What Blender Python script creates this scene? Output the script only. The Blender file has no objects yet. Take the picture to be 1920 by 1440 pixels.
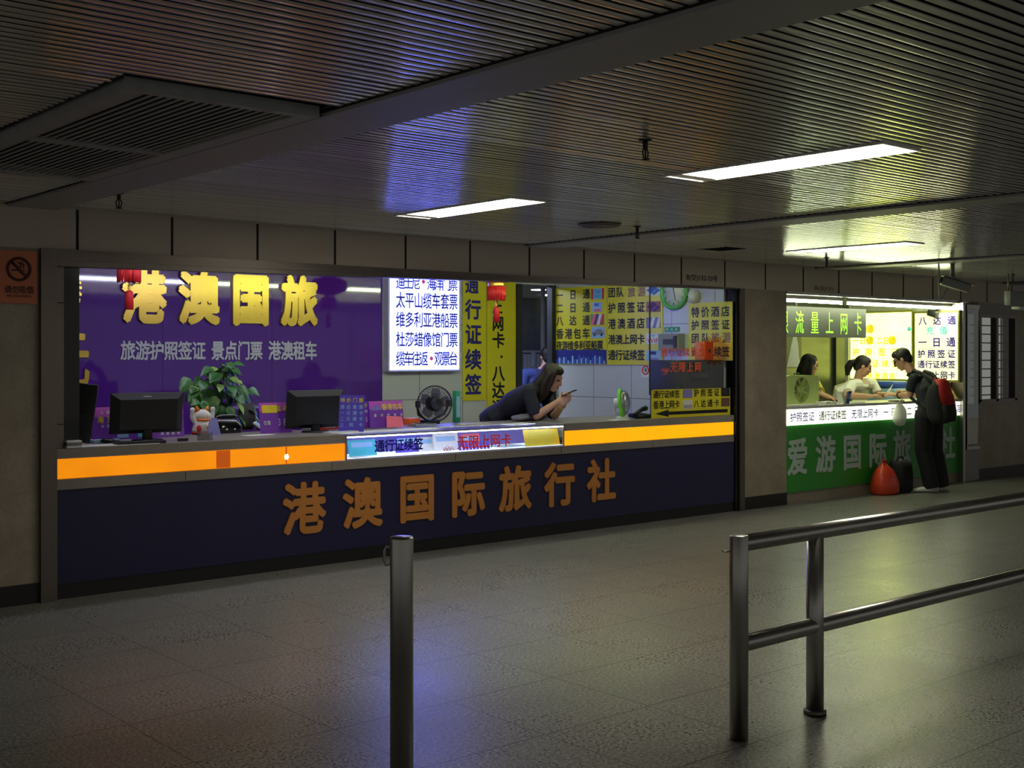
import bpy, bmesh, math, random
from mathutils import Vector as V, Matrix
random.seed(7)
S = bpy.context.scene
COL = S.collection

# ------------------------------------------------------------------ camera, world, exposure
F = 2263.0                      # focal length in pixels of a 1920 px wide frame
TH = math.atan2(1940.0, F)      # camera yaw against the shop fronts
SN, CS = math.sin(TH), math.cos(TH)
H, HOR = 1.6, 667.0             # eye height, horizon row
cam = bpy.data.cameras.new('camera')
cam.lens = F / 1920 * 36
cam.sensor_width = 36
cam.shift_y = -(720 - HOR) / 1920
cam.clip_start = 0.05
cam.clip_end = 200
co = bpy.data.objects.new('camera', cam)
COL.objects.link(co)
co.location = (0, 0, H)
co.rotation_euler = (math.pi / 2, 0, -TH)
S.camera = co
w = bpy.data.worlds.new('world')
S.world = w
w.use_nodes = True
w.node_tree.nodes['Background'].inputs[0].default_value = (1.0, 0.96, 0.89, 1)
w.node_tree.nodes['Background'].inputs[1].default_value = 0.225
S.view_settings.view_transform = 'Standard'
S.view_settings.look = 'None'
S.view_settings.exposure = 0.0
S.view_settings.gamma = 1
S.view_settings.use_curve_mapping = False
S.cycles.max_bounces = 8
S.cycles.transparent_max_bounces = 16
S.cycles.caustics_reflective = False
S.cycles.caustics_refractive = False
S.cycles.sample_clamp_indirect = 6

L_HALL, L_KTUBE, L_GTUBE = 21.0, 50.0, 58.0    # lamp radiances


# ------------------------------------------------------------------ where a pixel of the photograph meets a plane of the room
def ray(u, v):
    k = (u - 960) / F
    return V((SN + k * CS, CS - k * SN, (HOR - v) / F))


O = V((0, 0, H))


def onY(u, v, y):
    d = ray(u, v)
    return O + d * (y / d.y)


def onX(u, v, x):
    d = ray(u, v)
    return O + d * (x / d.x)


def onZ(u, v, z):
    d = ray(u, v)
    return O + d * ((z - H) / d.z)


# ------------------------------------------------------------------ materials
def lin(c):
    return tuple((x / 255 / 12.92) if x / 255 <= .04045 else ((x / 255 + .055) / 1.055) ** 2.4 for x in c)


def nodes(name):
    m = bpy.data.materials.new(name)
    m.use_nodes = True
    nt = m.node_tree
    return m, nt, nt.nodes['Principled BSDF']


def nd(nt, t, **kw):
    n = nt.nodes.new(t)
    for k, v in kw.items():
        setattr(n, k, v)
    return n


def math_(nt, op, a, b=None):
    n = nd(nt, 'ShaderNodeMath', operation=op)
    for i, x in enumerate((a, b)):
        if x is None:
            continue
        if isinstance(x, (int, float)):
            n.inputs[i].default_value = x
        else:
            nt.links.new(x, n.inputs[i])
    return n.outputs[0]


def mix(nt, fac, a, b):
    n = nd(nt, 'ShaderNodeMix', data_type='RGBA')
    for s, x in ((n.inputs[0], fac), (n.inputs[6], a), (n.inputs[7], b)):
        if isinstance(x, (int, float)):
            s.default_value = x
        elif isinstance(x, tuple):
            s.default_value = (*x, 1)
        else:
            nt.links.new(x, s)
    return n.outputs[2]


def noise(nt, scale, detail=3, rough=.5, vec=None):
    n = nd(nt, 'ShaderNodeTexNoise')
    n.inputs['Scale'].default_value = scale
    n.inputs['Detail'].default_value = detail
    n.inputs['Roughness'].default_value = rough
    if vec is None:
        g = nd(nt, 'ShaderNodeNewGeometry')
        vec = g.outputs['Position']
    nt.links.new(vec, n.inputs['Vector'])
    return n.outputs['Fac']


def ramp(nt, fac, lo, hi):
    n = nd(nt, 'ShaderNodeMapRange')
    nt.links.new(fac, n.inputs[0])
    n.inputs[1].default_value = lo
    n.inputs[2].default_value = hi
    return n.outputs[0]


def M(name, col, rough=.5, metal=0., emit=0., var=.1, ns=14., spec=.5, ecol=None, evar=.0):
    m, nt, b = nodes(name)
    c = lin(col)
    f = noise(nt, ns)
    nt.links.new(mix(nt, f, tuple(x * (1 - var) for x in c), tuple(min(1, x * (1 + var)) for x in c)), b.inputs['Base Color'])
    b.inputs['Roughness'].default_value = rough
    b.inputs['Metallic'].default_value = metal
    b.inputs['Specular IOR Level'].default_value = spec
    if emit:
        e = lin(ecol or col)
        if evar:
            f2 = ramp(nt, noise(nt, 3.0, 2), .3, .7)
            nt.links.new(mix(nt, f2, tuple(x * (1 - evar) for x in e), e), b.inputs['Emission Color'])
        else:
            b.inputs['Emission Color'].default_value = (*e, 1)
        b.inputs['Emission Strength'].default_value = emit
    return m


def lines(nt, coord, pitch, off, width):
    f = math_(nt, 'FRACT', math_(nt, 'DIVIDE', math_(nt, 'SUBTRACT', coord, off - pitch * 200), pitch))
    return math_(nt, 'GREATER_THAN', math_(nt, 'ABSOLUTE', math_(nt, 'SUBTRACT', f, .5)), .5 - width / pitch / 2)


def posxyz(nt):
    g = nd(nt, 'ShaderNodeNewGeometry')
    s = nd(nt, 'ShaderNodeSeparateXYZ')
    nt.links.new(g.outputs['Position'], s.inputs[0])
    return s.outputs, g.outputs['Position']


def granite():
    m, nt, b = nodes('polished granite floor')
    p, pos = posxyz(nt)
    sp = ramp(nt, noise(nt, 70, 2, .6), .38, .62)
    sp2 = ramp(nt, noise(nt, 40, 2, .6), .35, .65)
    big = ramp(nt, noise(nt, 1.3, 4, .6), .3, .7)
    c = mix(nt, sp, lin((80, 80, 76)), lin((172, 171, 164)))
    c = mix(nt, math_(nt, 'MULTIPLY', sp2, .4), c, lin((74, 74, 70)))
    c = mix(nt, math_(nt, 'MULTIPLY', big, .35), c, lin((100, 98, 92)))
    ln = math_(nt, 'MAXIMUM', lines(nt, p[0], .64, 2.783, .007), lines(nt, p[1], .64, 5.06, .009))
    c = mix(nt, math_(nt, 'MULTIPLY', ln, .75), c, (.02, .019, .018))
    nt.links.new(c, b.inputs['Base Color'])
    r = math_(nt, 'ADD', math_(nt, 'MULTIPLY', big, .06), math_(nt, 'ADD', math_(nt, 'MULTIPLY', sp, .08), .25))
    nt.links.new(r, b.inputs['Roughness'])
    b.inputs['Specular IOR Level'].default_value = .3
    return m


def marble(name, a, c2, rough=.4):
    m, nt, b = nodes(name)
    f = ramp(nt, noise(nt, 3.2, 8, .65), .3, .7)
    f2 = ramp(nt, noise(nt, 40, 3, .6), .35, .65)
    c = mix(nt, f, lin(a), lin(c2))
    c = mix(nt, math_(nt, 'MULTIPLY', f2, .25), c, tuple(x * .6 for x in lin(a)))
    nt.links.new(c, b.inputs['Base Color'])
    b.inputs['Roughness'].default_value = rough
    return m


def tiled(name, col, ax, px, ox, pz, oz, wd=.007, rough=.25):
    m, nt, b = nodes(name)
    p, pos = posxyz(nt)
    ln = math_(nt, 'MAXIMUM', lines(nt, p[ax], px, ox, wd), lines(nt, p[2], pz, oz, wd))
    c = lin(col)
    base = mix(nt, noise(nt, 2.5), tuple(x * .93 for x in c), c)
    nt.links.new(mix(nt, ln, base, tuple(x * .25 for x in c)), b.inputs['Base Color'])
    b.inputs['Roughness'].default_value = rough
    return m


def brushed(name, col, rough=.3, axis=2):
    m, nt, b = nodes(name)
    g = nd(nt, 'ShaderNodeNewGeometry')
    mp = nd(nt, 'ShaderNodeMapping')
    sc = [140, 140, 140]
    sc[axis] = 1.5
    mp.inputs['Scale'].default_value = sc
    nt.links.new(g.outputs['Position'], mp.inputs['Vector'])
    f = noise(nt, 1, 3, .6, mp.outputs[0])
    c = lin(col)
    nt.links.new(mix(nt, f, tuple(x * .75 for x in c), c), b.inputs['Base Color'])
    b.inputs['Metallic'].default_value = 1
    nt.links.new(math_(nt, 'ADD', math_(nt, 'MULTIPLY', f, .15), rough - .07), b.inputs['Roughness'])
    return m


def pane(name, tint=(1, 1, 1), base=.04, grazing=.5, rough=.02):
    m = bpy.data.materials.new(name)
    m.use_nodes = True
    nt = m.node_tree
    nt.nodes.remove(nt.nodes['Principled BSDF'])
    out = nt.nodes['Material Output']
    t = nd(nt, 'ShaderNodeBsdfTransparent')
    t.inputs[0].default_value = (*tint, 1)
    g = nd(nt, 'ShaderNodeBsdfGlossy')
    g.inputs['Roughness'].default_value = rough
    lw = nd(nt, 'ShaderNodeLayerWeight')
    lw.inputs[0].default_value = .25
    fac = math_(nt, 'ADD', math_(nt, 'MULTIPLY', lw.outputs['Fresnel'], grazing), base)
    mx = nd(nt, 'ShaderNodeMixShader')
    nt.links.new(fac, mx.inputs[0])
    nt.links.new(t.outputs[0], mx.inputs[1])
    nt.links.new(g.outputs[0], mx.inputs[2])
    nt.links.new(mx.outputs[0], out.inputs[0])
    return m


m_floor = granite()
m_slat = M('glossy enamel ceiling slat', (206, 203, 196), .13, .2, var=.06, ns=3, spec=.7)
m_void = M('dark ceiling void', (16, 16, 16), .9)
m_strip = M('grey painted ceiling strip', (158, 157, 156), .55, var=.06)
m_fascia = M('beige fascia panel', (190, 178, 164), .42, var=.05, ns=5)
m_joint = M('dark joint', (22, 20, 19), .8)
m_pillar = marble('beige marble pillar', (142, 130, 112), (170, 158, 140), .45)
m_skirt = M('black skirting', (20, 19, 17), .5)
m_steel = brushed('brushed steel', (176, 174, 168), .32, 2)
m_steelx = brushed('brushed steel rail', (176, 174, 168), .26, 0)
m_frame = brushed('brown steel frame', (120, 112, 106), .42, 2)
m_framex = brushed('brown steel header', (120, 112, 106), .42, 0)
m_black = M('black plastic', (17, 17, 19), .5)
m_blackg = M('black gloss', (10, 10, 12), .12)
m_dark = M('dark grey plastic', (42, 43, 46), .5)
m_grey = M('grey plastic', (128, 130, 132), .5)
m_white = M('white plastic', (226, 226, 222), .4, var=.04)
m_paper = M('white paper', (232, 232, 228), .8, var=.04)
m_navy = M('navy counter panel', (24, 24, 66), .42, var=.12, ns=2)
m_bronze = M('matt gold lettering', (196, 128, 58), .5, var=.06)
m_gold = M('gold lettering', (232, 196, 84), .25, .55, var=.08)
m_silver = M('silver lettering', (206, 208, 222), .4, var=.04)
m_purple = M('glossy purple panel', (82, 34, 142), .05, var=.06, ns=1.5, spec=.8)
m_stone = marble('grey stone worktop', (132, 124, 116), (150, 142, 134), .35)
m_orange = M('lit amber panel', (255, 140, 6), .4, emit=.8, ecol=(255, 150, 4), evar=.2)
m_orange2 = M('lit yellow amber panel', (255, 168, 6), .4, emit=1.0, ecol=(255, 172, 4), evar=.12)
m_tape = M('brown tape', (170, 80, 18), .6, emit=.35, ecol=(255, 110, 8))
m_tileb = tiled('white wall tile back', (206, 208, 212), 0, .6, 6.6, .82, 1.123)
m_tiler = tiled('white wall tile side', (206, 208, 206), 1, .6, 9.98, .82, 1.123)
m_wallin = M('pale painted wall', (196, 198, 186), .6, var=.04)
m_yellow = M('yellow sign board', (226, 214, 34), .35, var=.05, ns=3)
m_ink = M('black ink', (14, 12, 16), .5)
m_inkb = M('navy ink', (30, 24, 120), .5)
m_inkp = M('pink grey ink', (150, 110, 90), .5)
m_red = M('lantern red', (196, 26, 30), .55, var=.15)
m_redsat = M('red satin', (206, 30, 62), .4, var=.12)
m_goldm = M('gold trim', (240, 196, 90), .3, .7)
m_lb = M('lit lightbox face', (240, 242, 255), .4, emit=11.0, ecol=(96, 102, 255), evar=.5)
m_lbink = M('blue lightbox ink', (22, 20, 110), .5, emit=.05, ecol=(40, 30, 200))
m_lbdot = M('red dot', (220, 70, 90), .5, emit=.5)
m_pyel = M('lit yellow lightbox face', (255, 250, 200), .4, emit=5.6, ecol=(240, 255, 108), evar=.3)
m_pyel2 = M('lit pale yellow lightbox face', (255, 250, 220), .4, emit=1.6, ecol=(255, 246, 170), evar=.4)
m_pink_y = M('olive yellow ink', (206, 190, 40), .5, emit=.75, ecol=(225, 205, 30))
m_pviol = M('violet ink', (50, 34, 150), .5, emit=.12, ecol=(70, 50, 200))
m_cyan = M('cyan ink', (80, 210, 190), .5, emit=.6, ecol=(90, 220, 200))
m_strip2 = M('lit white strip', (255, 255, 240), .4, emit=2.0, ecol=(248, 252, 226), evar=.2)
m_green = M('green counter panel', (46, 148, 44), .4, var=.1, ns=2)
m_gletter = M('grey green lettering', (190, 210, 200), .5, var=.05)
m_led = M('led characters', (150, 240, 60), .5, emit=.75, ecol=(164, 240, 50))
m_ledbox = M('led box grey', (70, 73, 68), .45)
m_tubeK = M('lit tube cool', (255, 255, 255), .5, emit=L_KTUBE, ecol=(226, 228, 255))
m_tubeW = M('lit tube warm white', (255, 255, 255), .5, emit=L_KTUBE, ecol=(232, 250, 190))
m_tubeG = M('lit tube greenish', (255, 255, 255), .5, emit=L_GTUBE, ecol=(244, 255, 206))
m_lamp = M('lit lamp diffuser', (255, 255, 250), .5, emit=L_HALL, ecol=(255, 250, 232))
m_lamprefl = M('lamp reflector', (230, 230, 226), .3)
m_signor = M('orange copper plate', (186, 104, 66), .35, .2, var=.08)
m_signink = M('dark maroon ink', (64, 18, 14), .5)
m_skin = M('skin', (206, 158, 132), .5, var=.05)
m_hair = M('black hair', (20, 15, 16), .6, var=.2, ns=60)
m_hairb = M('dark brown hair', (34, 20, 22), .62, var=.25, ns=60)
m_navycl = M('dark navy cloth', (26, 25, 44), .8)
m_blackcl = M('black cloth', (17, 18, 22), .8)
m_whitecl = M('white cloth', (236, 236, 226), .8, var=.03)
m_yelcl = M('yellow cloth', (206, 200, 90), .8)
m_bluecl = M('blue cloth', (60, 76, 150), .8)
m_eye = M('dark eye', (22, 14, 12), .3)
m_lip = M('lips', (170, 84, 80), .4)
m_leaf = M('pothos leaf', (58, 106, 52), .35, var=.35, ns=9)
m_leafv = M('pale leaf edge', (140, 178, 90), .4, var=.2)
m_terra = M('dark plant pot', (50, 44, 42), .5)
m_glass = pane('clear glass', (.97, .99, .98), .01, .14)
m_glassd = pane('dusty glass', (.95, .97, .96), .005, .12, .05)
m_glassg = pane('greenish door glass', (.62, .70, .70), .16, .5, .08)
m_acry = pane('clear acrylic', (.9, .9, .94), .1, .5, .06)
m_plastbag = M('translucent white plastic bag', (220, 222, 210), .35)
m_redbag = M('red plastic bag', (214, 62, 36), .32, var=.15)
m_rucred = M('red backpack cloth', (176, 28, 26), .7)
m_fanblack = M('dark fan wire', (30, 30, 40), .35)
m_fanblade = pane('tinted fan blade', (.30, .28, .40), .1, .3, .1)
m_fangreen = M('pale green fan casing', (206, 226, 140), .4)
m_lime = M('lime green plastic', (120, 220, 60), .35)
m_catw = M('glazed white china', (228, 224, 214), .15)
m_catr = M('glazed red china', (190, 44, 34), .2)
m_cato = M('glazed orange china', (226, 120, 36), .2)
m_pink = M('pink paper', (238, 110, 130), .7)
m_mag = M('magenta placard', (196, 92, 196), .4)
m_pur2 = M('purple placard', (124, 62, 178), .4)
m_plyel = M('placard yellow ink', (240, 214, 60), .5)
m_lav = M('lavender card', (130, 126, 190), .5)
m_brown = M('brown card', (120, 86, 72), .6)
m_blue = M('blue print', (60, 96, 190), .5)
m_lblue = M('light blue print', (150, 190, 226), .5)
m_grn = M('green print', (40, 150, 110), .5)
m_redp = M('red print', (206, 60, 50), .5)
m_purp = M('dark purple print', (96, 40, 110), .5)
m_navyp = M('night blue print', (30, 40, 130), .5, var=.5, ns=25)
m_teal = M('teal print', (70, 190, 200), .5)
m_orangeb = M('orange carton', (240, 110, 40), .5)
m_orsel = M('orange red vinyl', (240, 96, 60), .5)
m_yelcard = M('yellow card', (230, 210, 70), .6)
m_violet = M('violet print', (90, 70, 190), .5)
m_wood = M('pale wood', (196, 168, 96), .5)


# ------------------------------------------------------------------ mesh builder
_gl = {}


def glyph(ch, bold):
    key = (ch, bold)
    if key not in _gl:
        c = bpy.data.curves.new('glyph', 'FONT')
        c.body = ch
        c.resolution_u = 3
        o = bpy.data.objects.new('glyph', c)
        COL.objects.link(o)
        dg = bpy.context.evaluated_depsgraph_get()
        me = bpy.data.meshes.new_from_object(o.evaluated_get(dg))
        vs0, fs0 = [(v.co.x, v.co.y, 0) for v in me.vertices], [tuple(p.vertices) for p in me.polygons]
        vs1, fs1 = list(vs0), list(fs0)
        if bold:
            nb = 6 if bold > .025 else 4
            for rr in ((bold, bold * .55) if bold > .03 else (bold,)):
                for i in range(nb):
                    dx, dy, k0 = rr * math.cos(2 * math.pi * i / nb + .4), rr * math.sin(2 * math.pi * i / nb + .4), len(vs1)
                    vs1 += [(x + dx, y + dy, k0 / len(vs0)) for x, y, _ in vs0]
                    fs1 += [tuple(k0 + a for a in f) for f in fs0]
        _gl[key] = (vs1, fs1)
        bpy.data.objects.remove(o)
        bpy.data.curves.remove(c)
        bpy.data.meshes.remove(me)
    return _gl[key]


class MB:
    def __init__(s):
        s.v, s.f, s.m, s.sm, s.mats, s.un = [], [], [], [], [], []

    def add(s, vs, fs, mat, smooth=False):
        if mat not in s.mats:
            s.mats.append(mat)
        i, n = s.mats.index(mat), len(s.v)
        s.un.append((n, n + len(vs), len(s.f), len(s.f) + len(fs)))
        s.v += [V(p) for p in vs]
        s.f += [tuple(n + a for a in f) for f in fs]
        s.m += [i] * len(fs)
        s.sm += [smooth] * len(fs)
        return s

    def box(s, x0, x1, y0, y1, z0, z1, mat, R=None, c=None):
        vs = [V((x, y, z)) for z in (z0, z1) for y in (y0, y1) for x in (x0, x1)]
        if R is not None:
            vs = [V(c) + R @ p for p in vs]
        return s.add(vs, [(0, 2, 3, 1), (4, 5, 7, 6), (0, 1, 5, 4), (2, 6, 7, 3), (0, 4, 6, 2), (1, 3, 7, 5)], mat)

    def rbox(s, c, size, b, mat, R=None, seg=2):
        bm = bmesh.new()
        bmesh.ops.create_cube(bm, size=1)
        for v in bm.verts:
            v.co = V([v.co[i] * size[i] for i in range(3)])
        bmesh.ops.bevel(bm, geom=bm.edges[:], offset=b, segments=seg, profile=.5, affect='EDGES')
        bm.verts.index_update()
        vs = [V(c) + (R @ v.co if R is not None else v.co) for v in bm.verts]
        fs = [tuple(v.index for v in f.verts) for f in bm.faces]
        bm.free()
        return s.add(vs, fs, mat, True)

    def loft(s, rings, mat, seg=16, cap=True, smooth=True, power=2.0):
        """rings: (centre, axis a, axis b) with scaled axes"""
        vs, fs = [], []
        for c, a, b in rings:
            for i in range(seg):
                t = 2 * math.pi * i / seg
                x, y = math.cos(t), math.sin(t)
                if power != 2:
                    x = math.copysign(abs(x) ** (2 / power), x)
                    y = math.copysign(abs(y) ** (2 / power), y)
                vs.append(V(c) + V(a) * x + V(b) * y)
        for r in range(len(rings) - 1):
            for i in range(seg):
                j = (i + 1) % seg
                fs.append((r * seg + i, r * seg + j, (r + 1) * seg + j, (r + 1) * seg + i))
        if cap:
            fs.append(tuple(range(seg))[::-1])
            fs.append(tuple((len(rings) - 1) * seg + i for i in range(seg)))
        return s.add(vs, fs, mat, smooth)

    def cyl(s, p0, p1, r0, mat, r1=None, seg=12, cap=True):
        p0, p1 = V(p0), V(p1)
        d = (p1 - p0).normalized()
        a = d.orthogonal().normalized()
        b = d.cross(a)
        r1 = r0 if r1 is None else r1
        return s.loft([(p0, a * r0, b * r0), (p1, a * r1, b * r1)], mat, seg, cap)

    def tube(s, pts, r, mat, seg=8, closed=False):
        pts = [V(p) for p in pts]
        n = len(pts)
        rings, pa = [], None
        for i in range(n):
            if closed:
                d = (pts[(i + 1) % n] - pts[i - 1]).normalized()
            else:
                d = (pts[min(i + 1, n - 1)] - pts[max(i - 1, 0)]).normalized()
            a = (pa - d * pa.dot(d)).normalized() if pa is not None and (pa - d * pa.dot(d)).length > 1e-4 else d.orthogonal().normalized()
            pa = a
            rr = r[i] if isinstance(r, (list, tuple)) else r
            rings.append((pts[i], a * rr, d.cross(a) * rr))
        if closed:
            rings.append(rings[0])
        return s.loft(rings, mat, seg, not closed)

    def ring(s, c, nrm, R, r, mat, n=32, seg=6, a=None, arc=(0, 2 * math.pi)):
        nrm = V(nrm).normalized()
        a = V(a).normalized() if a is not None else nrm.orthogonal().normalized()
        b = nrm.cross(a)
        full = abs(arc[1] - arc[0] - 2 * math.pi) < 1e-6
        k = n if full else n + 1
        pts = [V(c) + a * R * math.cos(arc[0] + (arc[1] - arc[0]) * i / n) + b * R * math.sin(arc[0] + (arc[1] - arc[0]) * i / n) for i in range(k)]
        return s.tube(pts, r, mat, seg, full)

    def sph(s, c, r, mat, seg=14, R=None):
        r = (r, r, r) if isinstance(r, (int, float)) else r
        vs, fs = [], []
        n = seg // 2
        for i in range(1, n):
            for j in range(seg):
                t, p = math.pi * i / n, 2 * math.pi * j / seg
                q = V((r[0] * math.sin(t) * math.cos(p), r[1] * math.sin(t) * math.sin(p), r[2] * math.cos(t)))
                vs.append(V(c) + (R @ q if R is not None else q))
        for i in range(n - 2):
            for j in range(seg):
                k = (j + 1) % seg
                fs.append((i * seg + j, (i + 1) * seg + j, (i + 1) * seg + k, i * seg + k))
        for z in (r[2], -r[2]):
            q = V((0, 0, z))
            vs.append(V(c) + (R @ q if R is not None else q))
        a, b = len(vs) - 2, len(vs) - 1
        for j in range(seg):
            k = (j + 1) % seg
            fs.append((j, k, a))
            fs.append(((n - 2) * seg + k, (n - 2) * seg + j, b))
        return s.add(vs, fs, mat, True)

    def chain(s, pts, rs, mat, seg=10):
        for i, p in enumerate(pts):
            s.sph(p, rs[i], mat, 12)
            if i:
                s.cyl(pts[i - 1], p, rs[i - 1], mat, rs[i], seg)
        return s

    def lathe(s, prof, c, mat, seg=24, ax=(0, 0, 1)):
        ax = V(ax).normalized()
        a = ax.orthogonal().normalized()
        b = ax.cross(a)
        return s.loft([(V(c) + ax * z, a * max(r, 1e-4), b * max(r, 1e-4)) for r, z in prof], mat, seg)

    def poly(s, pts, mat, d=None):
        """flat outline, given thickness d (a vector)"""
        pts = [V(p) for p in pts]
        n = len(pts)
        if d is None:
            return s.add(pts, [tuple(range(n))], mat)
        d = V(d)
        fs = [tuple(range(n)), tuple(range(2 * n - 1, n - 1, -1))] + [(i, n + i, n + (i + 1) % n, (i + 1) % n) for i in range(n)]
        return s.add(pts + [p + d for p in pts], fs, mat)

    def text(s, st, c, right, up, wd, h, mat, bold=.012, cw=None, depth=0., whole=False, vert=False):
        """st centred at c; characters spread over width wd, height h"""
        right, up, c = V(right).normalized(), V(up).normalized(), V(c)
        nrm = right.cross(up)
        n = len(st)

        def put(vs, fs, org, sx, sy):
            P = [org + right * (x * sx) + up * (y * sy) + nrm * (k * .00012) for x, y, k in vs]
            if depth:
                k = len(P)
                ed = {}
                for f in fs:
                    for i in range(len(f)):
                        e = (f[i], f[(i + 1) % len(f)])
                        ed[e] = 1
                side = [(a, a + k, b + k, b) for a, b in ed if (b, a) not in ed]
                s.add(P + [p + nrm * depth for p in P], [tuple(reversed(f)) for f in fs] + [tuple(a + k for a in f) for f in fs] + side, mat)
            else:
                s.add(P, fs, mat)
        if whole:
            vs, fs = glyph(st, bold)
            x0, x1 = min(p[0] for p in vs), max(p[0] for p in vs)
            y0, y1 = min(p[1] for p in vs), max(p[1] for p in vs)
            sx, sy = wd / (x1 - x0), h / (y1 - y0)
            put([(x - (x0 + x1) / 2, y - (y0 + y1) / 2, k) for x, y, k in vs], fs, c, sx, sy)
            return s
        if vert:
            for i, ch in enumerate(st):
                vs, fs = glyph(ch, bold)
                ctr = c + up * (wd / 2 - wd / n * (i + .5))
                put([(x - .5, y - .385, k) for x, y, k in vs], fs, ctr, h / .92, (cw or wd / n * .92) / .92)
            return s
        cw = cw or min(wd / n * .96, h * 1.0)
        gap = (wd - cw) / max(1, n - 1)
        for i, ch in enumerate(st):
            if ch == ' ':
                continue
            vs, fs = glyph(ch, bold)
            ctr = c + right * (-wd / 2 + cw / 2 + gap * i)
            put([(x - .5, y - .385, k) for x, y, k in vs], fs, ctr, cw / .92, h / .92)
        return s

    def build(s, name, parent=None, loc=None, recalc=False):
        me = bpy.data.meshes.new(name)
        o = bpy.data.objects.new(name, me)
        COL.objects.link(o)
        if parent is not None:
            off = base(parent)
            o.parent = parent
        else:
            if loc is None:
                xs, ys, zs = zip(*[(p.x, p.y, p.z) for p in s.v])
                loc = ((min(xs) + max(xs)) / 2, (min(ys) + max(ys)) / 2, min(zs))
            off = V(loc)
            o.location = off
        me.from_pydata([p - off for p in s.v], [], s.f)
        for m in s.mats:
            me.materials.append(m)
        me.polygons.foreach_set('material_index', s.m)
        me.polygons.foreach_set('use_smooth', s.sm)
        me.update()
        if recalc:
            bm = bmesh.new()
            bm.from_mesh(me)
            bmesh.ops.recalc_face_normals(bm, faces=bm.faces[:])
            bm.to_mesh(me)
            bm.free()
        return o

    def build_rows(s, name, parent):
        """lettering: shapes that stand apart become parts of their own"""
        bx = []
        for v0, v1, f0, f1 in s.un:
            P = s.v[v0:v1]
            bx.append(([min(p[i] for p in P) for i in range(3)], [max(p[i] for p in P) for i in range(3)]))
        k = len(bx)
        par = list(range(k))

        def find(a):
            while par[a] != a:
                a = par[a]
            return a
        for a in range(k):
            for c in range(a):
                gap = math.sqrt(sum(max(0, bx[a][0][i] - bx[c][1][i], bx[c][0][i] - bx[a][1][i]) ** 2 for i in range(3)))
                size = max(max(bx[j][1][i] - bx[j][0][i] for i in range(3)) for j in (a, c))
                if gap <= max(.02, .3 * size):
                    par[find(a)] = find(c)
        for r in sorted(set(find(a) for a in range(k))):
            q = MB()
            for a in range(k):
                if find(a) == r:
                    v0, v1, f0, f1 = s.un[a]
                    q.add(s.v[v0:v1], [tuple(i - v0 for i in f) for f in s.f[f0:f1]], s.mats[s.m[f0]], s.sm[f0])
            q.build(name, parent)

    def blob(s, name, parent, voxel=.0075, smooth=4):
        """union of the collected closed shapes into one continuous skin"""
        o = s.build(name, parent)
        md = o.modifiers.new('r', 'REMESH')
        md.mode = 'VOXEL'
        md.voxel_size = voxel
        md.use_smooth_shade = True
        if smooth:
            sm = o.modifiers.new('s', 'SMOOTH')
            sm.factor = .5
            sm.iterations = smooth
        dg = bpy.context.evaluated_depsgraph_get()
        me = bpy.data.meshes.new_from_object(o.evaluated_get(dg))
        o.modifiers.clear()
        old = o.data
        o.data = me
        bpy.data.meshes.remove(old)
        if not me.materials:
            me.materials.append(s.mats[0])
        return o


def base(o):
    p = V((0, 0, 0))
    while o is not None:
        p = p + o.location
        o = o.parent
    return p


def tag(o, label, cat, group=None):
    o['label'] = label
    o['category'] = cat
    if group:
        o['group'] = group
    return o


def thing(name, label, cat, loc, group=None):
    o = bpy.data.objects.new(name, None)
    o.empty_display_size = .1
    COL.objects.link(o)
    o.location = V(loc)
    return tag(o, label, cat, group)


def struct(o):
    o['kind'] = 'structure'
    return o


def dup(root, loc, label, group=None):
    r = root.copy()
    COL.objects.link(r)
    r.location = V(loc)
    r['label'] = label
    for ch in root.children:
        c = ch.copy()
        COL.objects.link(c)
        c.parent = r
        for g in ch.children:
            d = g.copy()
            COL.objects.link(d)
            d.parent = c
    return r


class Plane:
    """a wall: facing -y at y = val ('y') or facing -x at x = val ('x')"""
    def __init__(s, ax, val):
        s.ax, s.val = ax, val
        s.right = V((1, 0, 0)) if ax == 'y' else V((0, -1, 0))
        s.n = V((0, -1, 0)) if ax == 'y' else V((-1, 0, 0))

    def pt(s, u, v):
        return onY(u, v, s.val) if s.ax == 'y' else onX(u, v, s.val)

    def rect(s, u0, u1, v0, v1):
        """centre, width, height of a panel seen between these columns and rows (rows at its middle)"""
        um, vm = (u0 + u1) / 2, (v0 + v1) / 2
        a, b = s.pt(u0, vm), s.pt(u1, vm)
        wd = (b - a).dot(s.right)
        c = (a + b) / 2
        zt, zb = s.pt(um, v0).z, s.pt(um, v1).z
        c.z = (zt + zb) / 2
        return c, wd, zt - zb

    def panel(s, mb, u0, u1, v0, v1, mat, th=.01, lift=0.):
        c, wd, h = s.rect(u0, u1, v0, v1)
        r, n = s.right, s.n
        c = c + n * lift
        vs = [c + r * (i * wd / 2) + n * t + V((0, 0, j * h / 2)) for t in (0, th) for j in (-1, 1) for i in (-1, 1)]
        mb.add(vs, [(0, 2, 3, 1), (4, 5, 7, 6), (0, 1, 5, 4), (2, 6, 7, 3), (0, 4, 6, 2), (1, 3, 7, 5)], mat)
        return c, wd, h

    def row(s, mb, st, u0, u1, v0, v1, mat, bold=.02, lift=.012, cw=None, whole=False, depth=0.):
        c, wd, h = s.rect(u0, u1, v0, v1)
        mb.text(st, c + s.n * lift, s.right, (0, 0, 1), wd, h, mat, bold, cw, depth, whole)


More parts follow.
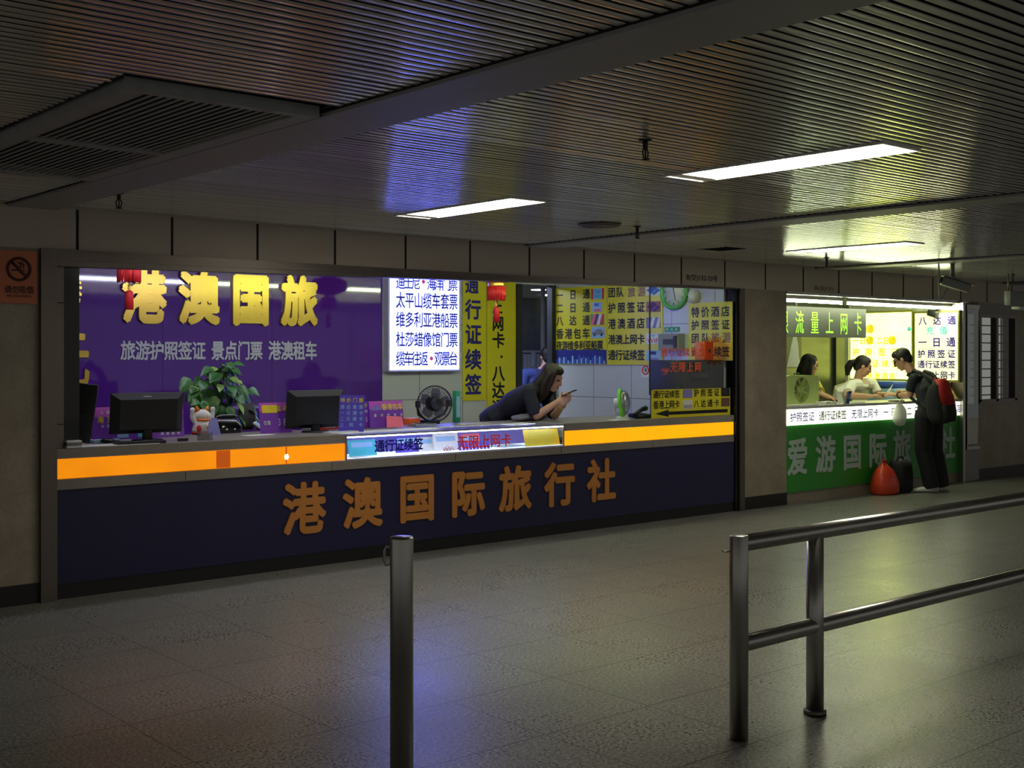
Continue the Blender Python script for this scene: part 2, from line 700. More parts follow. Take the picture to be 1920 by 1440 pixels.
YW = 7.93       # plane of the shop fronts
YB = 10.65      # back wall of the left kiosk
XR = 9.80       # right wall of the left kiosk
ZC = 2.57       # ceiling
XL = 2.87       # left end of the left kiosk
G0, G1 = 10.69, 14.28      # right kiosk
YG = 9.57
PF, PB, PR = Plane('y', YW), Plane('y', YB - .003), Plane('x', XR - .003)
GR = Plane('x', G1)

# ------------------------------------------------------------------ setting
b = MB()
b.box(-4, 24, -3, 14, -.1, 0, m_floor)
struct(b.build('floor'))

GRILLE = (1.70, 2.56, 4.02, 6.50)
STRIPS = [(2.56, 2.87), (6.96, 7.26), (11.2, 11.5), (15.4, 15.7)]
LAMPS = [(4.84, 5.16, 3.06, 4.40), (4.79, 5.10, 5.60, 6.84), (9.20, 9.50, 5.60, 6.84)]
HATCH = (8.45, 8.75, 6.95, 7.25)
cuts = [GRILLE, HATCH] + LAMPS + [(a, c, -9, 99) for a, c in STRIPS]
b = MB()
y = -2.0
PITCH = .056
while y < YW - .03:
    iv = [(-3.0, 22.0)]
    for x0, x1, y0, y1 in cuts:
        if y0 < y < y1:
            iv = [q for p in iv for q in ((p[0], min(p[1], x0)), (max(p[0], x1), p[1])) if q[1] - q[0] > .01]
    hw = .0195
    prof = [(-hw, .014), (-hw, .0030)] + [(t * (hw - .0025), .0009 * t * t - .0002) for t in (-1, -.6, -.2, .2, .6, 1)] + [(hw, .0030), (hw, .014)]
    zj = random.uniform(-.0008, .0008)
    tl = random.uniform(-.028, .028) if random.random() < .4 else random.uniform(-.008, .008)
    for x0, x1 in iv:
        for pr, smo, mt in ((prof[:2], False, m_void), (prof[1:3], False, m_slat), (prof[2:-2], True, m_slat), (prof[-3:-1], False, m_slat), (prof[-2:], False, m_void)):
            n = len(pr)
            b.add([(x, y + a, ZC + c + zj + a * tl) for x in (x0, x1) for a, c in pr], [(i, i + 1, n + i + 1, n + i) for i in range(n - 1)], mt, smo)
    y += PITCH
b.box(-3, 22, -2.1, YW, ZC + .12, ZC + .14, m_void)
struct(b.build('ceiling'))
for i, (x0, x1) in enumerate(STRIPS):
    b = MB()
    b.box(x0, x1, -2, YW - .001, ZC - .018, ZC + .02, m_strip)
    b.box(x0 - .012, x0 - .002, -2, YW - .001, ZC - .004, ZC + .012, m_void)
    struct(b.build('trim_%d' % (i + 1)))

# fascia with its panel joints, the wall ends and pillars
JU = [145, 324, 484, 630, 761, 881, 992, 1094, 1187, 1275, 1357, 1432, 1503, 1569, 1632, 1693, 1749]
jx = [onY(u, 500, YW).x for u in JU]
pitch = (jx[-1] - jx[0]) / (len(jx) - 1)
b = MB()
b.box(-4, 24, YW, YW + .12, 2.295, ZC + .15, m_fascia)
x = jx[0] - 6 * pitch
while x < 23:
    b.box(x - .008, x + .008, YW - .004, YW + .01, 2.30, ZC - .005, m_joint)
    x += pitch
PF.row(b, 'B(交)132-33号', 1287, 1345, 515, 529, m_joint, .01, .005, whole=True)
PF.row(b, 'B(交)-31', 1527, 1561, 536, 546, m_joint, 0, .005, whole=True)
struct(b.build('wall_front'))


def pier(name, x0, x1, n):
    b = MB()
    b.box(x0, x1, YW + .004, YW + .4, .13, 2.295, m_pillar)
    struct(b.build(name))
    b = MB()
    b.box(x0, x1, YW - .004, YW + .4, 0, .13, m_skirt)
    struct(b.build('baseboard_' + n))


pier('wall_left', -2, 2.765, 'left')
pier('wall_middle', 9.955, G0, 'middle')
# right of the right kiosk: low wall below a barred window
XE = onY(1835, 700, YW).x
b = MB()
wz0, wz1 = 1.0, 2.10
wx0, wx1 = onY(1836, 700, YW).x, onY(1902, 700, YW).x
b.box(XE, 21, YW + .004, YW + .2, .13, wz0 - .03, m_pillar)
b.box(wx1 + .06, 21, YW + .004, YW + .2, wz0 - .03, 2.295, m_pillar)
b.box(XE, wx1 + .06, YW + .004, YW + .2, wz1 + .05, 2.295, m_strip)
struct(b.build('wall_right'))
b = MB()
b.box(XE, 21, YW - .004, YW + .2, 0, .13, m_skirt)
struct(b.build('baseboard_right'))

# steel frame around the left kiosk
b = MB()
b.box(2.765, XL, YW - .03, YW + .1, 0, 2.295, m_frame)
b.box(XL, 2.935, YW + .03, YW + .1, .99, 2.2, m_frame)
b.box(XL, 2.935, YW + .028, YW + .1, 1.945, 1.952, m_joint)
b.box(XL, 2.935, YW + .028, YW + .1, 1.145, 1.152, m_joint)
struct(b.build('trim_5'))
b = MB()
b.box(2.935, 3.045, YW + .05, YW + .16, .99, 2.24, m_blackg)
struct(b.build('trim_6'))
b = MB()
vs = [(XL, YW - .012, 2.185), (XR + .06, YW - .012, 2.284), (XR + .06, YW - .012, 2.296), (XL, YW - .012, 2.296)]
b.poly(vs, m_framex, (0, .1, 0))
vs = [(XL, YW - .02, 2.225), (XR + .06, YW - .02, 2.288), (XR + .06, YW - .02, 2.297), (XL, YW - .02, 2.297)]
b.poly(vs, m_framex, (0, .03, 0))
struct(b.build('trim_7'))
b = MB()
b.box(9.875, 9.955, YW - .02, YW + .1, 0, 2.295, m_frame)
b.box(9.825, 9.875, YW + .0, YW + .12, 0, 2.295, m_blackg)
struct(b.build('trim_8'))

# left kiosk shell
XW0, XW1 = onY(968, 600, YB).x, onY(1040, 600, YB).x
b = MB()
b.box(2.2, XW0, YB, YB + .12, 0, 2.6, m_tileb)
b.box(XW0, XR + .2, YB, YB + .12, 2.44, 2.6, m_tileb)
b.box(XW0, XR + .2, YB, YB + .12, 0, .85, m_tileb)
struct(b.build('wall_back'))
b = MB()
b.box(XR, XR + .1, YW + .13, YB, 0, 2.6, m_tiler)
struct(b.build('wall_right'))
b = MB()
b.box(2.66, 2.765, YW + .41, YB, 0, 2.6, m_wallin)
struct(b.build('wall_left'))
b = MB()
b.box(2.66, XR + .1, YW + .13, YB + .12, 2.6, 2.64, m_wallin)
struct(b.build('ceiling'))
# window through to the hall behind
b = MB()
for x in (XW0 + .02, XW1 - .04):
    b.box(x - .03, x + .05, YB - .03, YB + .06, .85, 2.44, m_dark)
b.box(XW0, XW1, YB - .02, YB + .05, .85, .9, m_dark)
win = struct(b.build('window_1', loc=((XW0 + XW1) / 2, YB, .85)))
b = MB()
b.box(XW0, XW1, YB + .02, YB + .026, .9, 2.44, m_glass)
b.build('pane', win)
b = MB()
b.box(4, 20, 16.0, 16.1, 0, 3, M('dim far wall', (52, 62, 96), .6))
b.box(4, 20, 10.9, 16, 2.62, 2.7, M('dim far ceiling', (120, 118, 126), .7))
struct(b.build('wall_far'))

# right kiosk shell
b = MB()
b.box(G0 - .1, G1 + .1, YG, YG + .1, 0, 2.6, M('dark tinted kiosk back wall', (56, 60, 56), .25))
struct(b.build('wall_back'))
b = MB()
b.box(G1 + .01, G1 + .1, YW + .13, YG, 0, 2.6, m_wallin)
struct(b.build('wall_right'))
b = MB()
b.box(G0 - .1, G0, YW + .41, YG, 0, 2.6, m_wallin)
struct(b.build('wall_left'))
b = MB()
b.box(G0 - .1, G1 + .1, YW + .13, YG + .1, 2.56, 2.6, m_white)
struct(b.build('ceiling'))
b = MB()
b.box(G0, G1, YW - .01, YW + .06, 2.265, 2.297, m_steelx)
struct(b.build('trim_9'))
b = MB()
b.box(G1 - .005, G1 + .05, YW - .05, YW + .1, 0, 2.297, m_steel)
b.box(G1 + .05, G1 + .09, YW - .03, YW + .1, 0, 2.297, m_frame)
b.box(G1 + .09, XE, YW - .005, YW + .2, 0, .42, m_strip)
struct(b.build('trim_10'))
# dark mullion and white jamb on the back wall of the right kiosk
PG = Plane('y', YG)
b = MB()
PG.panel(b, 1562, 1578, 625, 800, m_dark, .05)
PG.panel(b, 1584, 1590, 580, 800, m_white, .06)
struct(b.build('trim_11'))

# barred window at the right
win = None
b = MB()
for x0, x1, z0, z1 in ((wx0, wx0 + .05, wz0, wz1), (wx1, wx1 + .06, wz0, wz1), (wx0, wx1 + .06, wz1, wz1 + .05), (wx0, wx1 + .06, wz0 - .03, wz0 + .03),
                       ((wx0 + wx1) / 2 - .04, (wx0 + wx1) / 2 + .02, wz0, wz1)):
    b.box(x0, x1, YW - .01, YW + .07, z0, z1, m_frame)
win = struct(b.build('window_2', loc=((wx0 + wx1) / 2, YW, wz0)))
b = MB()
for k in range(9):
    z = wz1 - .1 - k * .115
    b.box(wx0 + .03, wx1, YW + .12, YW + .135, z - .008, z + .008, m_dark)
for x in (wx0 + .22, wx0 + .68, wx1 - .12):
    b.box(x - .008, x + .008, YW + .115, YW + .13, wz0, wz1, m_dark)
b.build('bars', win)
b = MB()
b.box(wx0, wx1, YW + .03, YW + .036, wz0, wz1, m_glassd)
b.build('pane', win)
b = MB()
b.box(XE - .2, wx1 + .6, 9.3, 9.35, 0, 2.6, M('dim room wall', (78, 80, 74), .7))
b.box(XE - .2, wx1 + .6, YW + .25, 9.3, 2.4, 2.45, m_wallin)
b.box(XE + .1, wx1 - .2, 8.5, 8.9, .0, 1.12, m_dark)
struct(b.build('wall_back'))

# ------------------------------------------------------------------ hall fittings
def lamp_fitting(x0, x1, y0, y1, label):
    t = thing('ceiling_light', label, 'ceiling light', ((x0 + x1) / 2, (y0 + y1) / 2, ZC), 'recessed ceiling lights')
    b = MB()
    b.box(x0, x0 + .012, y0, y1, ZC - .008, ZC + .07, m_lamprefl)
    b.box(x1 - .012, x1, y0, y1, ZC - .008, ZC + .07, m_lamprefl)
    b.box(x0 + .012, x1 - .012, y0, y0 + .012, ZC - .008, ZC + .07, m_lamprefl)
    b.box(x0 + .012, x1 - .012, y1 - .012, y1, ZC - .008, ZC + .07, m_lamprefl)
    b.box(x0 + .012, x1 - .012, y1 - .11, y1 - .02, ZC - .004, ZC + .004, m_lamprefl)
    b.build('frame', t)
    b = MB()
    b.box(x0 + .012, x1 - .012, y0 + .012, y1 - .012, ZC + .02, ZC + .07, m_lamp)
    b.build('diffuser', t)
    b = MB()
    for k in range(1, 12):
        yy = y0 + (y1 - y0) * k / 12
        b.box(x0 + .012, x1 - .012, yy - .002, yy + .002, ZC + .004, ZC + .018, m_lamprefl)
    b.build('louvre', t)


lamp_fitting(*LAMPS[0], 'large recessed lamp nearest to the viewer, at upper right, lit white')
lamp_fitting(*LAMPS[1], 'recessed lamp lit white above the middle of the purple shop, smaller in view')
lamp_fitting(*LAMPS[2], 'thin far recessed lamp near the green shop, seen almost edge-on')

t = thing('ceiling_vent', 'large dark slatted air vent hanging loose in the ceiling at upper left', 'air vent', ((GRILLE[0] + GRILLE[1]) / 2, 5.3, ZC))
gx0, gx1, gy0, gy1 = 1.735, 2.535, 4.13, 6.46
m_vent = M('dusty grey vent metal', (158, 160, 158), .6, .2, var=.2)
b = MB()
for a in ((gx0, gx0 + .085, gy0, gy1), (gx1 - .085, gx1, gy0, gy1), (gx0 + .085, gx1 - .085, gy0, gy0 + .05), (gx0 + .085, gx1 - .085, gy1 - .05, gy1)):
    b.box(*a, ZC - .025, ZC + .02, m_vent)
b.build('frame', t)
b = MB()
b.box(gx0 + .085, gx1 - .085, 5.36, 5.42, ZC - .024, ZC - .005, m_vent)
b.build('crossbar', t)
b = MB()
b.box(GRILLE[0] - .02, GRILLE[1] + .02, GRILLE[2] - .02, GRILLE[3] + .02, ZC + .09, ZC + .1, m_void)
b.box(GRILLE[0] - .01, GRILLE[0], GRILLE[2], GRILLE[3], ZC, ZC + .1, m_void)
b.box(GRILLE[0] - .01, GRILLE[1], GRILLE[2] - .01, GRILLE[2], ZC + .005, ZC + .1, m_void)
b.build('duct', t)
for k in range(17):
    xx = gx0 + .105 + k * (gx1 - gx0 - .21) / 16
    b = MB()
    for y0, y1 in ((gy0 + .05, 5.36), (5.42, gy1 - .05)):
        b.box(xx - .0065, xx + .0065, y0, y1, ZC - .017, ZC - .013, m_vent)
    b.build('slat', t)

m_brass = M('dark sprinkler metal', (46, 42, 40), .4, .5)
SPR = [((1210, 262), 'sprinkler head hanging from the ceiling left of the largest lamp'),
       ((223, 362), 'sprinkler head hanging just above the fascia at far left'),
       ((1195, 424), 'sprinkler head beside the dark round ceiling speaker'),
       ((1550, 483), 'sprinkler head on the ceiling just above the green shop'),
       ((1899, 514), 'sprinkler head at the far right above the grey hanging sign')]
p = onZ(*SPR[0][0], ZC)
spr = thing('sprinkler', SPR[0][1], 'sprinkler', p, 'ceiling sprinklers')
b = MB()
b.lathe([(.001, .0), (.03, .0), (.03, -.006), (.001, -.008)], p, m_brass, 16)
b.build('rosette', spr)
b = MB()
b.cyl(p, p + V((0, 0, -.04)), .012, m_brass)
for s in (-1, 1):
    b.tube([p + V((s * .008, 0, -.038)), p + V((s * .018, 0, -.055)), p + V((s * .014, 0, -.078)), p + V((0, 0, -.09))], .004, m_brass, 6)
b.cyl(p + V((0, 0, -.04)), p + V((0, 0, -.088)), .004, m_brass)
b.build('body', spr)
b = MB()
b.lathe([(.001, -.088), (.02, -.088), (.022, -.092), (.001, -.094)], p, m_brass, 16)
b.build('deflector', spr)
for uv, lab in SPR[1:]:
    dup(spr, onZ(*uv, ZC), lab)

p = onZ(1125, 420, ZC)
t = thing('ceiling_speaker', 'dark round speaker grille in the ceiling past the middle lamp', 'ceiling speaker', p)
b = MB()
b.lathe([(.001, -.012), (.13, -.012), (.135, -.002)], p, m_dark, 32)
b.build('grille', t)
b = MB()
b.ring(p + V((0, 0, -.006)), (0, 0, 1), .15, .012, m_frame, 40)
b.build('rim', t)
b = MB()
b.box(HATCH[0], HATCH[1], HATCH[2], HATCH[3], ZC + .05, ZC + .06, m_void)
b.box(HATCH[0], HATCH[0] + .01, HATCH[2], HATCH[3], ZC, ZC + .05, m_dark)
b.box(HATCH[1] - .01, HATCH[1], HATCH[2], HATCH[3], ZC, ZC + .05, m_dark)
b.box(HATCH[0], HATCH[1], HATCH[3] - .01, HATCH[3], ZC, ZC + .05, m_dark)
tag(b.build('ceiling_hatch'), 'small dark open hatch in the ceiling above the pillar between the shops', 'hatch')

# bollard and railing of brushed steel
t = thing('bollard', 'round brushed steel bollard standing alone in the foreground', 'bollard', (2.28, 3.21, 0))
b = MB()
b.lathe([(.038, .0), (.038, 1.005), (.036, 1.012), (.0, 1.014)], (2.28, 3.21, 0), m_steel, 40)
b.build('post', t)
b = MB()
b.lathe([(.075, .0), (.075, .008), (.05, .014), (.04, .02)], (2.28, 3.21, 0), m_steel, 32)
b.build('base_flange', t)
b = MB()
hx = V((2.28, 3.21, .965)) + V((-.76, .65, 0)) * .036
d = V((-.76, .65, 0))
b.tube([hx + V((0, 0, .01)), hx + d * .014 + V((0, 0, .015)), hx + d * .02 + V((0, 0, .002)), hx + d * .02 + V((0, 0, -.03)), hx + d * .014 + V((0, 0, -.045)), hx + V((0, 0, -.04))], .0045, m_steel, 8)
b.build('hook', t)

RY = 3.21
t = thing('railing', 'brushed steel queue railing with two posts and two bars running off to the right', 'railing', (4.0, RY, 0))
b = MB()
b.lathe([(.0395, .0), (.0395, .846), (.037, .85), (0, .851)], (4.0, RY, 0), m_steel, 40)
b.build('post', t)
b = MB()
b.lathe([(.0385, .0), (.0385, .80)], (4.533, RY, 0), m_steel, 40)
b.build('post', t)
b = MB()
b.lathe([(.0385, .0), (.0385, .80)], (9.2, RY, 0), m_steel, 24)
b.build('post', t)
b = MB()
b.cyl((4.02, RY, .815), (9.6, RY, .815), .0355, m_steelx, None, 40)
b.build('top_rail', t)
b = MB()
b.cyl((4.03, RY, .395), (9.6, RY, .395), .0355, m_steelx, None, 40)
b.build('lower_rail', t)
b = MB()
b.lathe([(.05, 0), (.05, .02), (.041, .024)], (4.533, RY, 0), m_frame, 32)
b.build('base_ring', t)
b = MB()
q = V((4.0, RY, .785)) + d * .036
b.tube([q, q + d * .02 + V((0, 0, -.004)), q + d * .035 + V((0, 0, .004))], .004, m_steel, 8)
b.build('hook', t)

# security camera on a drop pole
p = onZ(1786, 491, ZC)
t = thing('security_camera', 'grey box security camera on a drop pole from the ceiling at right', 'security camera', p)
b = MB()
b.cyl(p, p + V((0, 0, -.15)), .022, m_grey, None, 16)
b.lathe([(.05, 0), (.05, -.01), (.02, -.02)], p, m_grey, 20)
b.build('pole', t)
b = MB()
ct = p + V((.02, -.02, -.235))
Rm = Matrix.Rotation(-.75, 3, 'Z') @ Matrix.Rotation(.30, 3, 'Y')
b.rbox(ct, (.30, .095, .085), .012, m_grey, Rm)
bd = b.build('housing', t)
b = MB()
b.rbox(ct + Rm @ V((.02, 0, .052)), (.34, .115, .012), .004, m_grey, Rm)
b.build('sun_shield', bd)
b = MB()
b.cyl(ct + Rm @ V((-.15, 0, 0)), ct + Rm @ V((-.165, 0, 0)), .035, m_black, None, 16)
b.build('lens', bd)
b = MB()
b.cyl(p + V((0, 0, -.13)), ct + V((0, 0, .04)), .018, m_grey)
b.build('bracket', t)
b = MB()
c0 = p + V((-.13, .08, 0))
b.tube([c0, c0 + V((0, 0, -.16)), c0 + V((.01, 0, -.3)), c0 + V((.03, 0, -.38)), c0 + V((.06, -.01, -.36)), ct + V((-.08, .04, -.03))], .008, m_grey, 6)
b.build('cable', t)

# grey hanging sign at the right edge
p0 = onY(1889, 545, 7.0)
t = thing('hanging_sign', 'grey box sign hanging from the ceiling at the right edge', 'sign', (p0.x + .5, 7.0, p0.z - .18))
b = MB()
b.rbox((p0.x + .5, 7.0, p0.z - .085), (1.0, .08, .17), .008, m_grey)
b.build('box', t)
for xx in (p0.x + .02, p0.x + .9):
    b = MB()
    b.cyl((xx, 7.0, p0.z), (xx, 7.0, ZC), .008, m_frame)
    b.build('hanger', t)
b = MB()
b.rbox((p0.x + .3, 6.98, p0.z - .2), (.3, .1, .03), .008, m_white)
b.build('bracket', t)

# no smoking plate
t = thing('no_smoking_sign', 'copper-orange no smoking plate on the pillar at the left edge', 'sign', PF.pt(30, 570))
c, wd, h = PF.rect(-12, 69, 470, 569)
b = MB()
PF.panel(b, -12, 69, 470, 569, m_signor, .012)
bd = b.build('plate', t)
b = MB()
cc = PF.pt(34, 505) + V((0, -.016, 0))
r = PF.rect(12, 56, 484, 527)[2] / 2
b.ring(cc, (0, 1, 0), r * .94, .009, m_signink, 40)
a = r * .66
b.tube([cc + V((-a, 0, a)), cc + V((a, 0, -a))], .009, m_signink)
b.box(cc.x - r * .62, cc.x + r * .1, cc.y - .002, cc.y + .002, cc.z - r * .16, cc.z - r * .02, m_signink)
b.box(cc.x + r * .2, cc.x + r * .55, cc.y - .002, cc.y + .002, cc.z - r * .16, cc.z - r * .02, m_signink)
for k in range(2):
    b.tube([cc + V((r * (-.1 + .25 * k + .12 * math.sin(i * 1.1)), 0, r * (.62 - .13 * i))) + V((i * r * .09, 0, 0)) for i in range(5)], .004, m_signink, 5)
PF.row(b, '请勿吸烟', 7, 62, 536, 550, m_signink, .02, .014)
PF.row(b, 'NO SMOKING', 11, 57, 552.5, 557.5, m_signink, .01, .014, whole=True)
b.build_rows('lettering', bd)

# ------------------------------------------------------------------ left kiosk: counter
YC0, YC1 = YW, 8.73           # front and back edge of the worktop
D0, D1 = onY(648, 830, YW).x, onY(1058, 815, YW).x        # display case
CX0, CX1 = XL + .005, XR + .02
t = thing('service_counter', 'long navy service counter with glowing orange band and gold characters', 'counter', (6.3, 8.2, 0))
b = MB()
b.box(CX0, CX1, YC0 + .012, YC0 + .05, .10, .72, m_navy)
b.build('front_panel', t)
b = MB()
b.box(CX0, CX1, YC0 + .02, YC0 + .05, 0, .10, m_black)
b.build('kick_plate', t)
b = MB()
b.box(CX0, XR - .004, YC0 - .004, YC0 + .42, .72, .788, m_stone)
for k in range(5):
    b.box(CX0 + 1.2 * k + .9, CX0 + 1.2 * k + .903, YC0 - .006, YC0 + .01, .722, .786, m_joint)
b.build('ledge', t)
b = MB()
b.box(CX0, XR - .004, YC0 + .425, YC1 - .05, 0, .80, m_navy)
b.build('body', t)
for x0, x1, m in ((CX0, D0 - .006, m_orange), (D1 + .006, CX1 - .02, m_orange2)):
    b = MB()
    b.box(x0, x1, YC0 + .004, YC0 + .03, .792, .921, m)
    if m is m_orange:
        xa, xb = onY(406, 860, YW).x, onY(432, 860, YW).x
        b.box(xa, xb, YC0 + .001, YC0 + .004, .795, .920, m_tape)
        xa = onY(537, 850, YW).x
        b.box(xa - .004, xa + .006, YC0 + .001, YC0 + .004, .795, .920, m_tape)
        b.sph((xa + .004, YC0 + .004, .845), (.016, .004, .022), m_lamp)
    b.build('light_band', t)
    b = MB()
    b.box(x0, min(x1, XR - .004), YC0 - .006, YC1, .925, .99, m_stone)
    b.build('worktop', t)
b = MB()
b.box(D0, D1, YC0 + .44, YC1, .93, .985, m_stone)
b.build('worktop', t)
b = MB()
r0, r1 = onY(533, 950, YW), onY(1153, 900, YW)
b.text('港澳国际旅行社', V(((r0.x + r1.x) / 2, YC0 + .011, .452)), (1, 0, 0), (0, 0, 1), r1.x - r0.x, .37, m_bronze, .034, .345, .012)
b.build_rows('lettering', t)

# display case let into the counter
t = thing('display_case', 'lit glass display case let into the middle of the navy counter', 'display case', ((D0 + D1) / 2, YC0 + .2, .79))
b = MB()
b.box(D0, D1, YC0 + .005, YC0 + .415, .79, .80, M('lit case floor', (240, 242, 255), .5, emit=1.1, ecol=(214, 220, 255), evar=.3))
b.box(D0, D1, YC0 + .405, YC0 + .415, .80, .972, M('violet case lining', (112, 104, 190), .5))
b.build('shelf', t)
b = MB()
for x in (D0, D1 - .012):
    b.box(x, x + .012, YC0 - .002, YC0 + .014, .79, .985, m_steel)
b.box(D0, D1, YC0 - .004, YC0 + .014, .972, .985, m_steelx)
b.box(D0, D1, YC0 - .002, YC0 + .012, .79, .797, m_steelx)
b.box(D0, D1, YC0 + .42, YC0 + .435, .972, .985, m_steelx)
b.build('frame', t)
b = MB()
b.box(D0 + .012, D1 - .012, YC0 + .002, YC0 + .008, .797, .972, m_glass)
b.build('glass_front', t)
b = MB()
b.box(D0, D1, YC0, YC0 + .42, .985, .992, m_glassd)
b.build('glass_top', t)
b = MB()
b.box(D0 + .014, D1 - .014, YC0 + .016, YC0 + .026, .960, .971, M('lit case strip', (255, 255, 255), .5, emit=14, ecol=(200, 206, 255)))
b.build('light_strip', t)
b = MB()
PF.row(b, '通行证续签', 702, 792, 823, 845, M('navy vinyl', (26, 24, 150), .5, emit=.03), .03, .006)
PF.row(b, 'WiFi', 829, 850, 838, 846, m_orsel, .0, .006, whole=True)
for k in range(3):
    q = PF.pt(838, 834) + V((0, -.006, 0))
    b.ring(q, (0, -1, 0), .016 + .016 * k, .0022, m_orsel, 12, 4, (1, 0, 0), (-math.pi * .75, -math.pi * .25))
PF.row(b, '无限上网卡', 857, 957, 815, 839, M('red vinyl', (240, 60, 60), .5, emit=.12), .02, .006)
b.build_rows('lettering', t)


def flat(name, label, cat, c, size, mat, rz=0., tilt=0., group=None, th=.002, th2=None):
    """a sheet or card lying (tilt 0) or leaning"""
    b = MB()
    c = V(c)
    c.y = max(c.y, YW + size[1] / 2 + abs(math.sin(rz)) * size[0] / 2 + .015)
    R = Matrix.Rotation(rz, 3, 'Z') @ Matrix.Rotation(tilt, 3, 'X')
    b.box(-size[0] / 2, size[0] / 2, -size[1] / 2, size[1] / 2, 0, th, mat, R, c)
    if th2:
        b.box(-size[0] * .42, size[0] * .42, -size[1] * .36, size[1] * .1, th, th + .0004, th2, R, c)
    return tag(b.build(name), label, cat, group)


# things inside the case
zc = .8005
for u0, u1, mat, hh, yy, lab in ((655, 707, m_teal, .13, .16, 'teal leaflet leaning in the left end of the display case'),
                                 (742, 790, m_violet, .14, .22, 'violet leaflet leaning behind the navy characters in the display case'),
                                 (786, 815, m_white, .12, .2, 'white leaflet leaning right of the violet one in the display case'),
                                 (815, 862, m_paper, .145, .15, 'white card leaning behind the pink wifi mark in the display case'),
                                 (868, 902, m_pink, .13, .2, 'pink and white card leaning behind the red characters in the display case'),
                                 (985, 1050, m_plyel, .15, .05, 'bright yellow sheet standing in the right end of the display case')):
    xa, xb = onY(u0, 830, YC0 + yy).x, onY(u1, 830, YC0 + yy).x
    b = MB()
    b.box(-(xb - xa) / 2, (xb - xa) / 2, -.001, .001, 0, hh, mat, Matrix.Rotation(-.25, 3, 'X'), ((xa + xb) / 2, YC0 + yy, zc))
    b.box(-(xb - xa) * .38, (xb - xa) * .38, -.0016, -.001, hh * .55, hh * .85, m_lblue if mat is not m_plyel else m_yelcard, Matrix.Rotation(-.25, 3, 'X'), ((xa + xb) / 2, YC0 + yy, zc))
    tag(b.build('leaflet'), lab, 'leaflet', 'leaflets in the display case')
for k in range(9):
    x = onY(862 + k * 6.6, 835, YC0 + .1).x
    b = MB()
    b.box(-.014, .014, -.001, .001, 0, .06, m_violet, Matrix.Rotation(-.3, 3, 'X'), (x, YC0 + .09, zc))
    b.poly([(x - .014, YC0 + .105, zc + .056), (x, YC0 + .11, zc + .074), (x + .014, YC0 + .105, zc + .056)], m_violet, (0, .002, 0))
    tag(b.build('sim_card'), 'small violet pointed card in the row behind the red characters, %s from the left' % ['first', 'second', 'third', 'fourth', 'fifth', 'sixth', 'seventh', 'eighth', 'last'][k], 'card', 'row of violet cards in the display case')
flat('booklet', 'pale booklet lying flat in the right half of the display case', 'booklet', (onY(950, 832, YC0 + .2).x, YC0 + .2, zc), (.3, .2), m_lblue, .1, 0, None, .006, m_paper)
flat('pen_case', 'dark small case on the floor of the display case beside the yellow sheet', 'case', (onY(996, 830, YC0 + .15).x, YC0 + .15, zc), (.09, .03), m_black, 0, 0, None, .018)
flat('crumpled_paper', 'white sheet lying in the left end of the display case over the teal leaflet', 'paper', (onY(672, 845, YC0 + .1).x, YC0 + .1, zc), (.18, .1), m_paper, .3, 0)

# ------------------------------------------------------------------ left kiosk: back wall
PP = Plane('y', YB - .02)
t = thing('sign_wall', 'glossy purple sign wall with big gold and small silver characters', 'sign wall', (5.4, YB - .02, .3))
b = MB()
xs = [2.77] + [onY(u, 600, YB - .02).x for u in (305, 510, 717)]
for a, c in zip(xs, xs[1:]):
    b.box(a + .0015, c - .0015, YB - .02, YB - .002, .3, 2.6, m_purple)
bd = b.build('panel', t)
b = MB()
PP.row(b, '港澳国旅', 230, 590, 513, 605, m_gold, .05, .004, .385, depth=.03)
c, wd, h = PP.rect(100, 162, 630, 720)
b.text('元', c + V((-.02, -.004, .02)), (1, 0, 0), (0, 0, 1), .36, .50, m_gold, .02, .36, .02)
c, wd, h = PP.rect(112, 147, 520, 570)
b.text('港', c + V((0, -.004, 0)), (1, 0, 0), (0, 0, 1), .2, .22, m_gold, .02, .2, .02)
b.build_rows('gold_lettering', bd)
b = MB()
for st, u0, u1 in (('旅游护照签证', 226, 384), ('景点门票', 396, 491), ('港澳租车', 503, 593)):
    PP.row(b, st, u0, u1, 640, 674, m_silver, .026, .004, depth=.006)
b.build_rows('silver_lettering', bd)

t = thing('light_box', 'brilliant blue-white lit menu board with blue characters beside the purple wall', 'light box', PB.pt(786, 697))
b = MB()
PB.panel(b, 719, 854, 500, 696, m_white, .09)
b.build('case', t)
b = MB()
PB.panel(b, 722, 851, 503, 693, m_lb, .004, .09)
bd = b.build('face', t)
b = MB()
for st, v0, v1 in (('迪士尼 海洋门票', 521, 544), ('太平山缆车套票', 550, 579), ('维多利亚港船票', 586, 614), ('杜莎蜡像馆门票', 623, 650), ('缆车往返 观景台', 659, 685)):
    PB.row(b, st, 733, 848, v0, v1, m_lbink, .014, .096, .115)
for u, v in ((784, 529), (799, 672)):
    q = PB.pt(u, v) + V((0, -.097, 0))
    b.lathe([(.022, 0), (.0, .0005)], q, m_lbdot, 18, (0, -1, 0))
b.build_rows('lettering', bd)

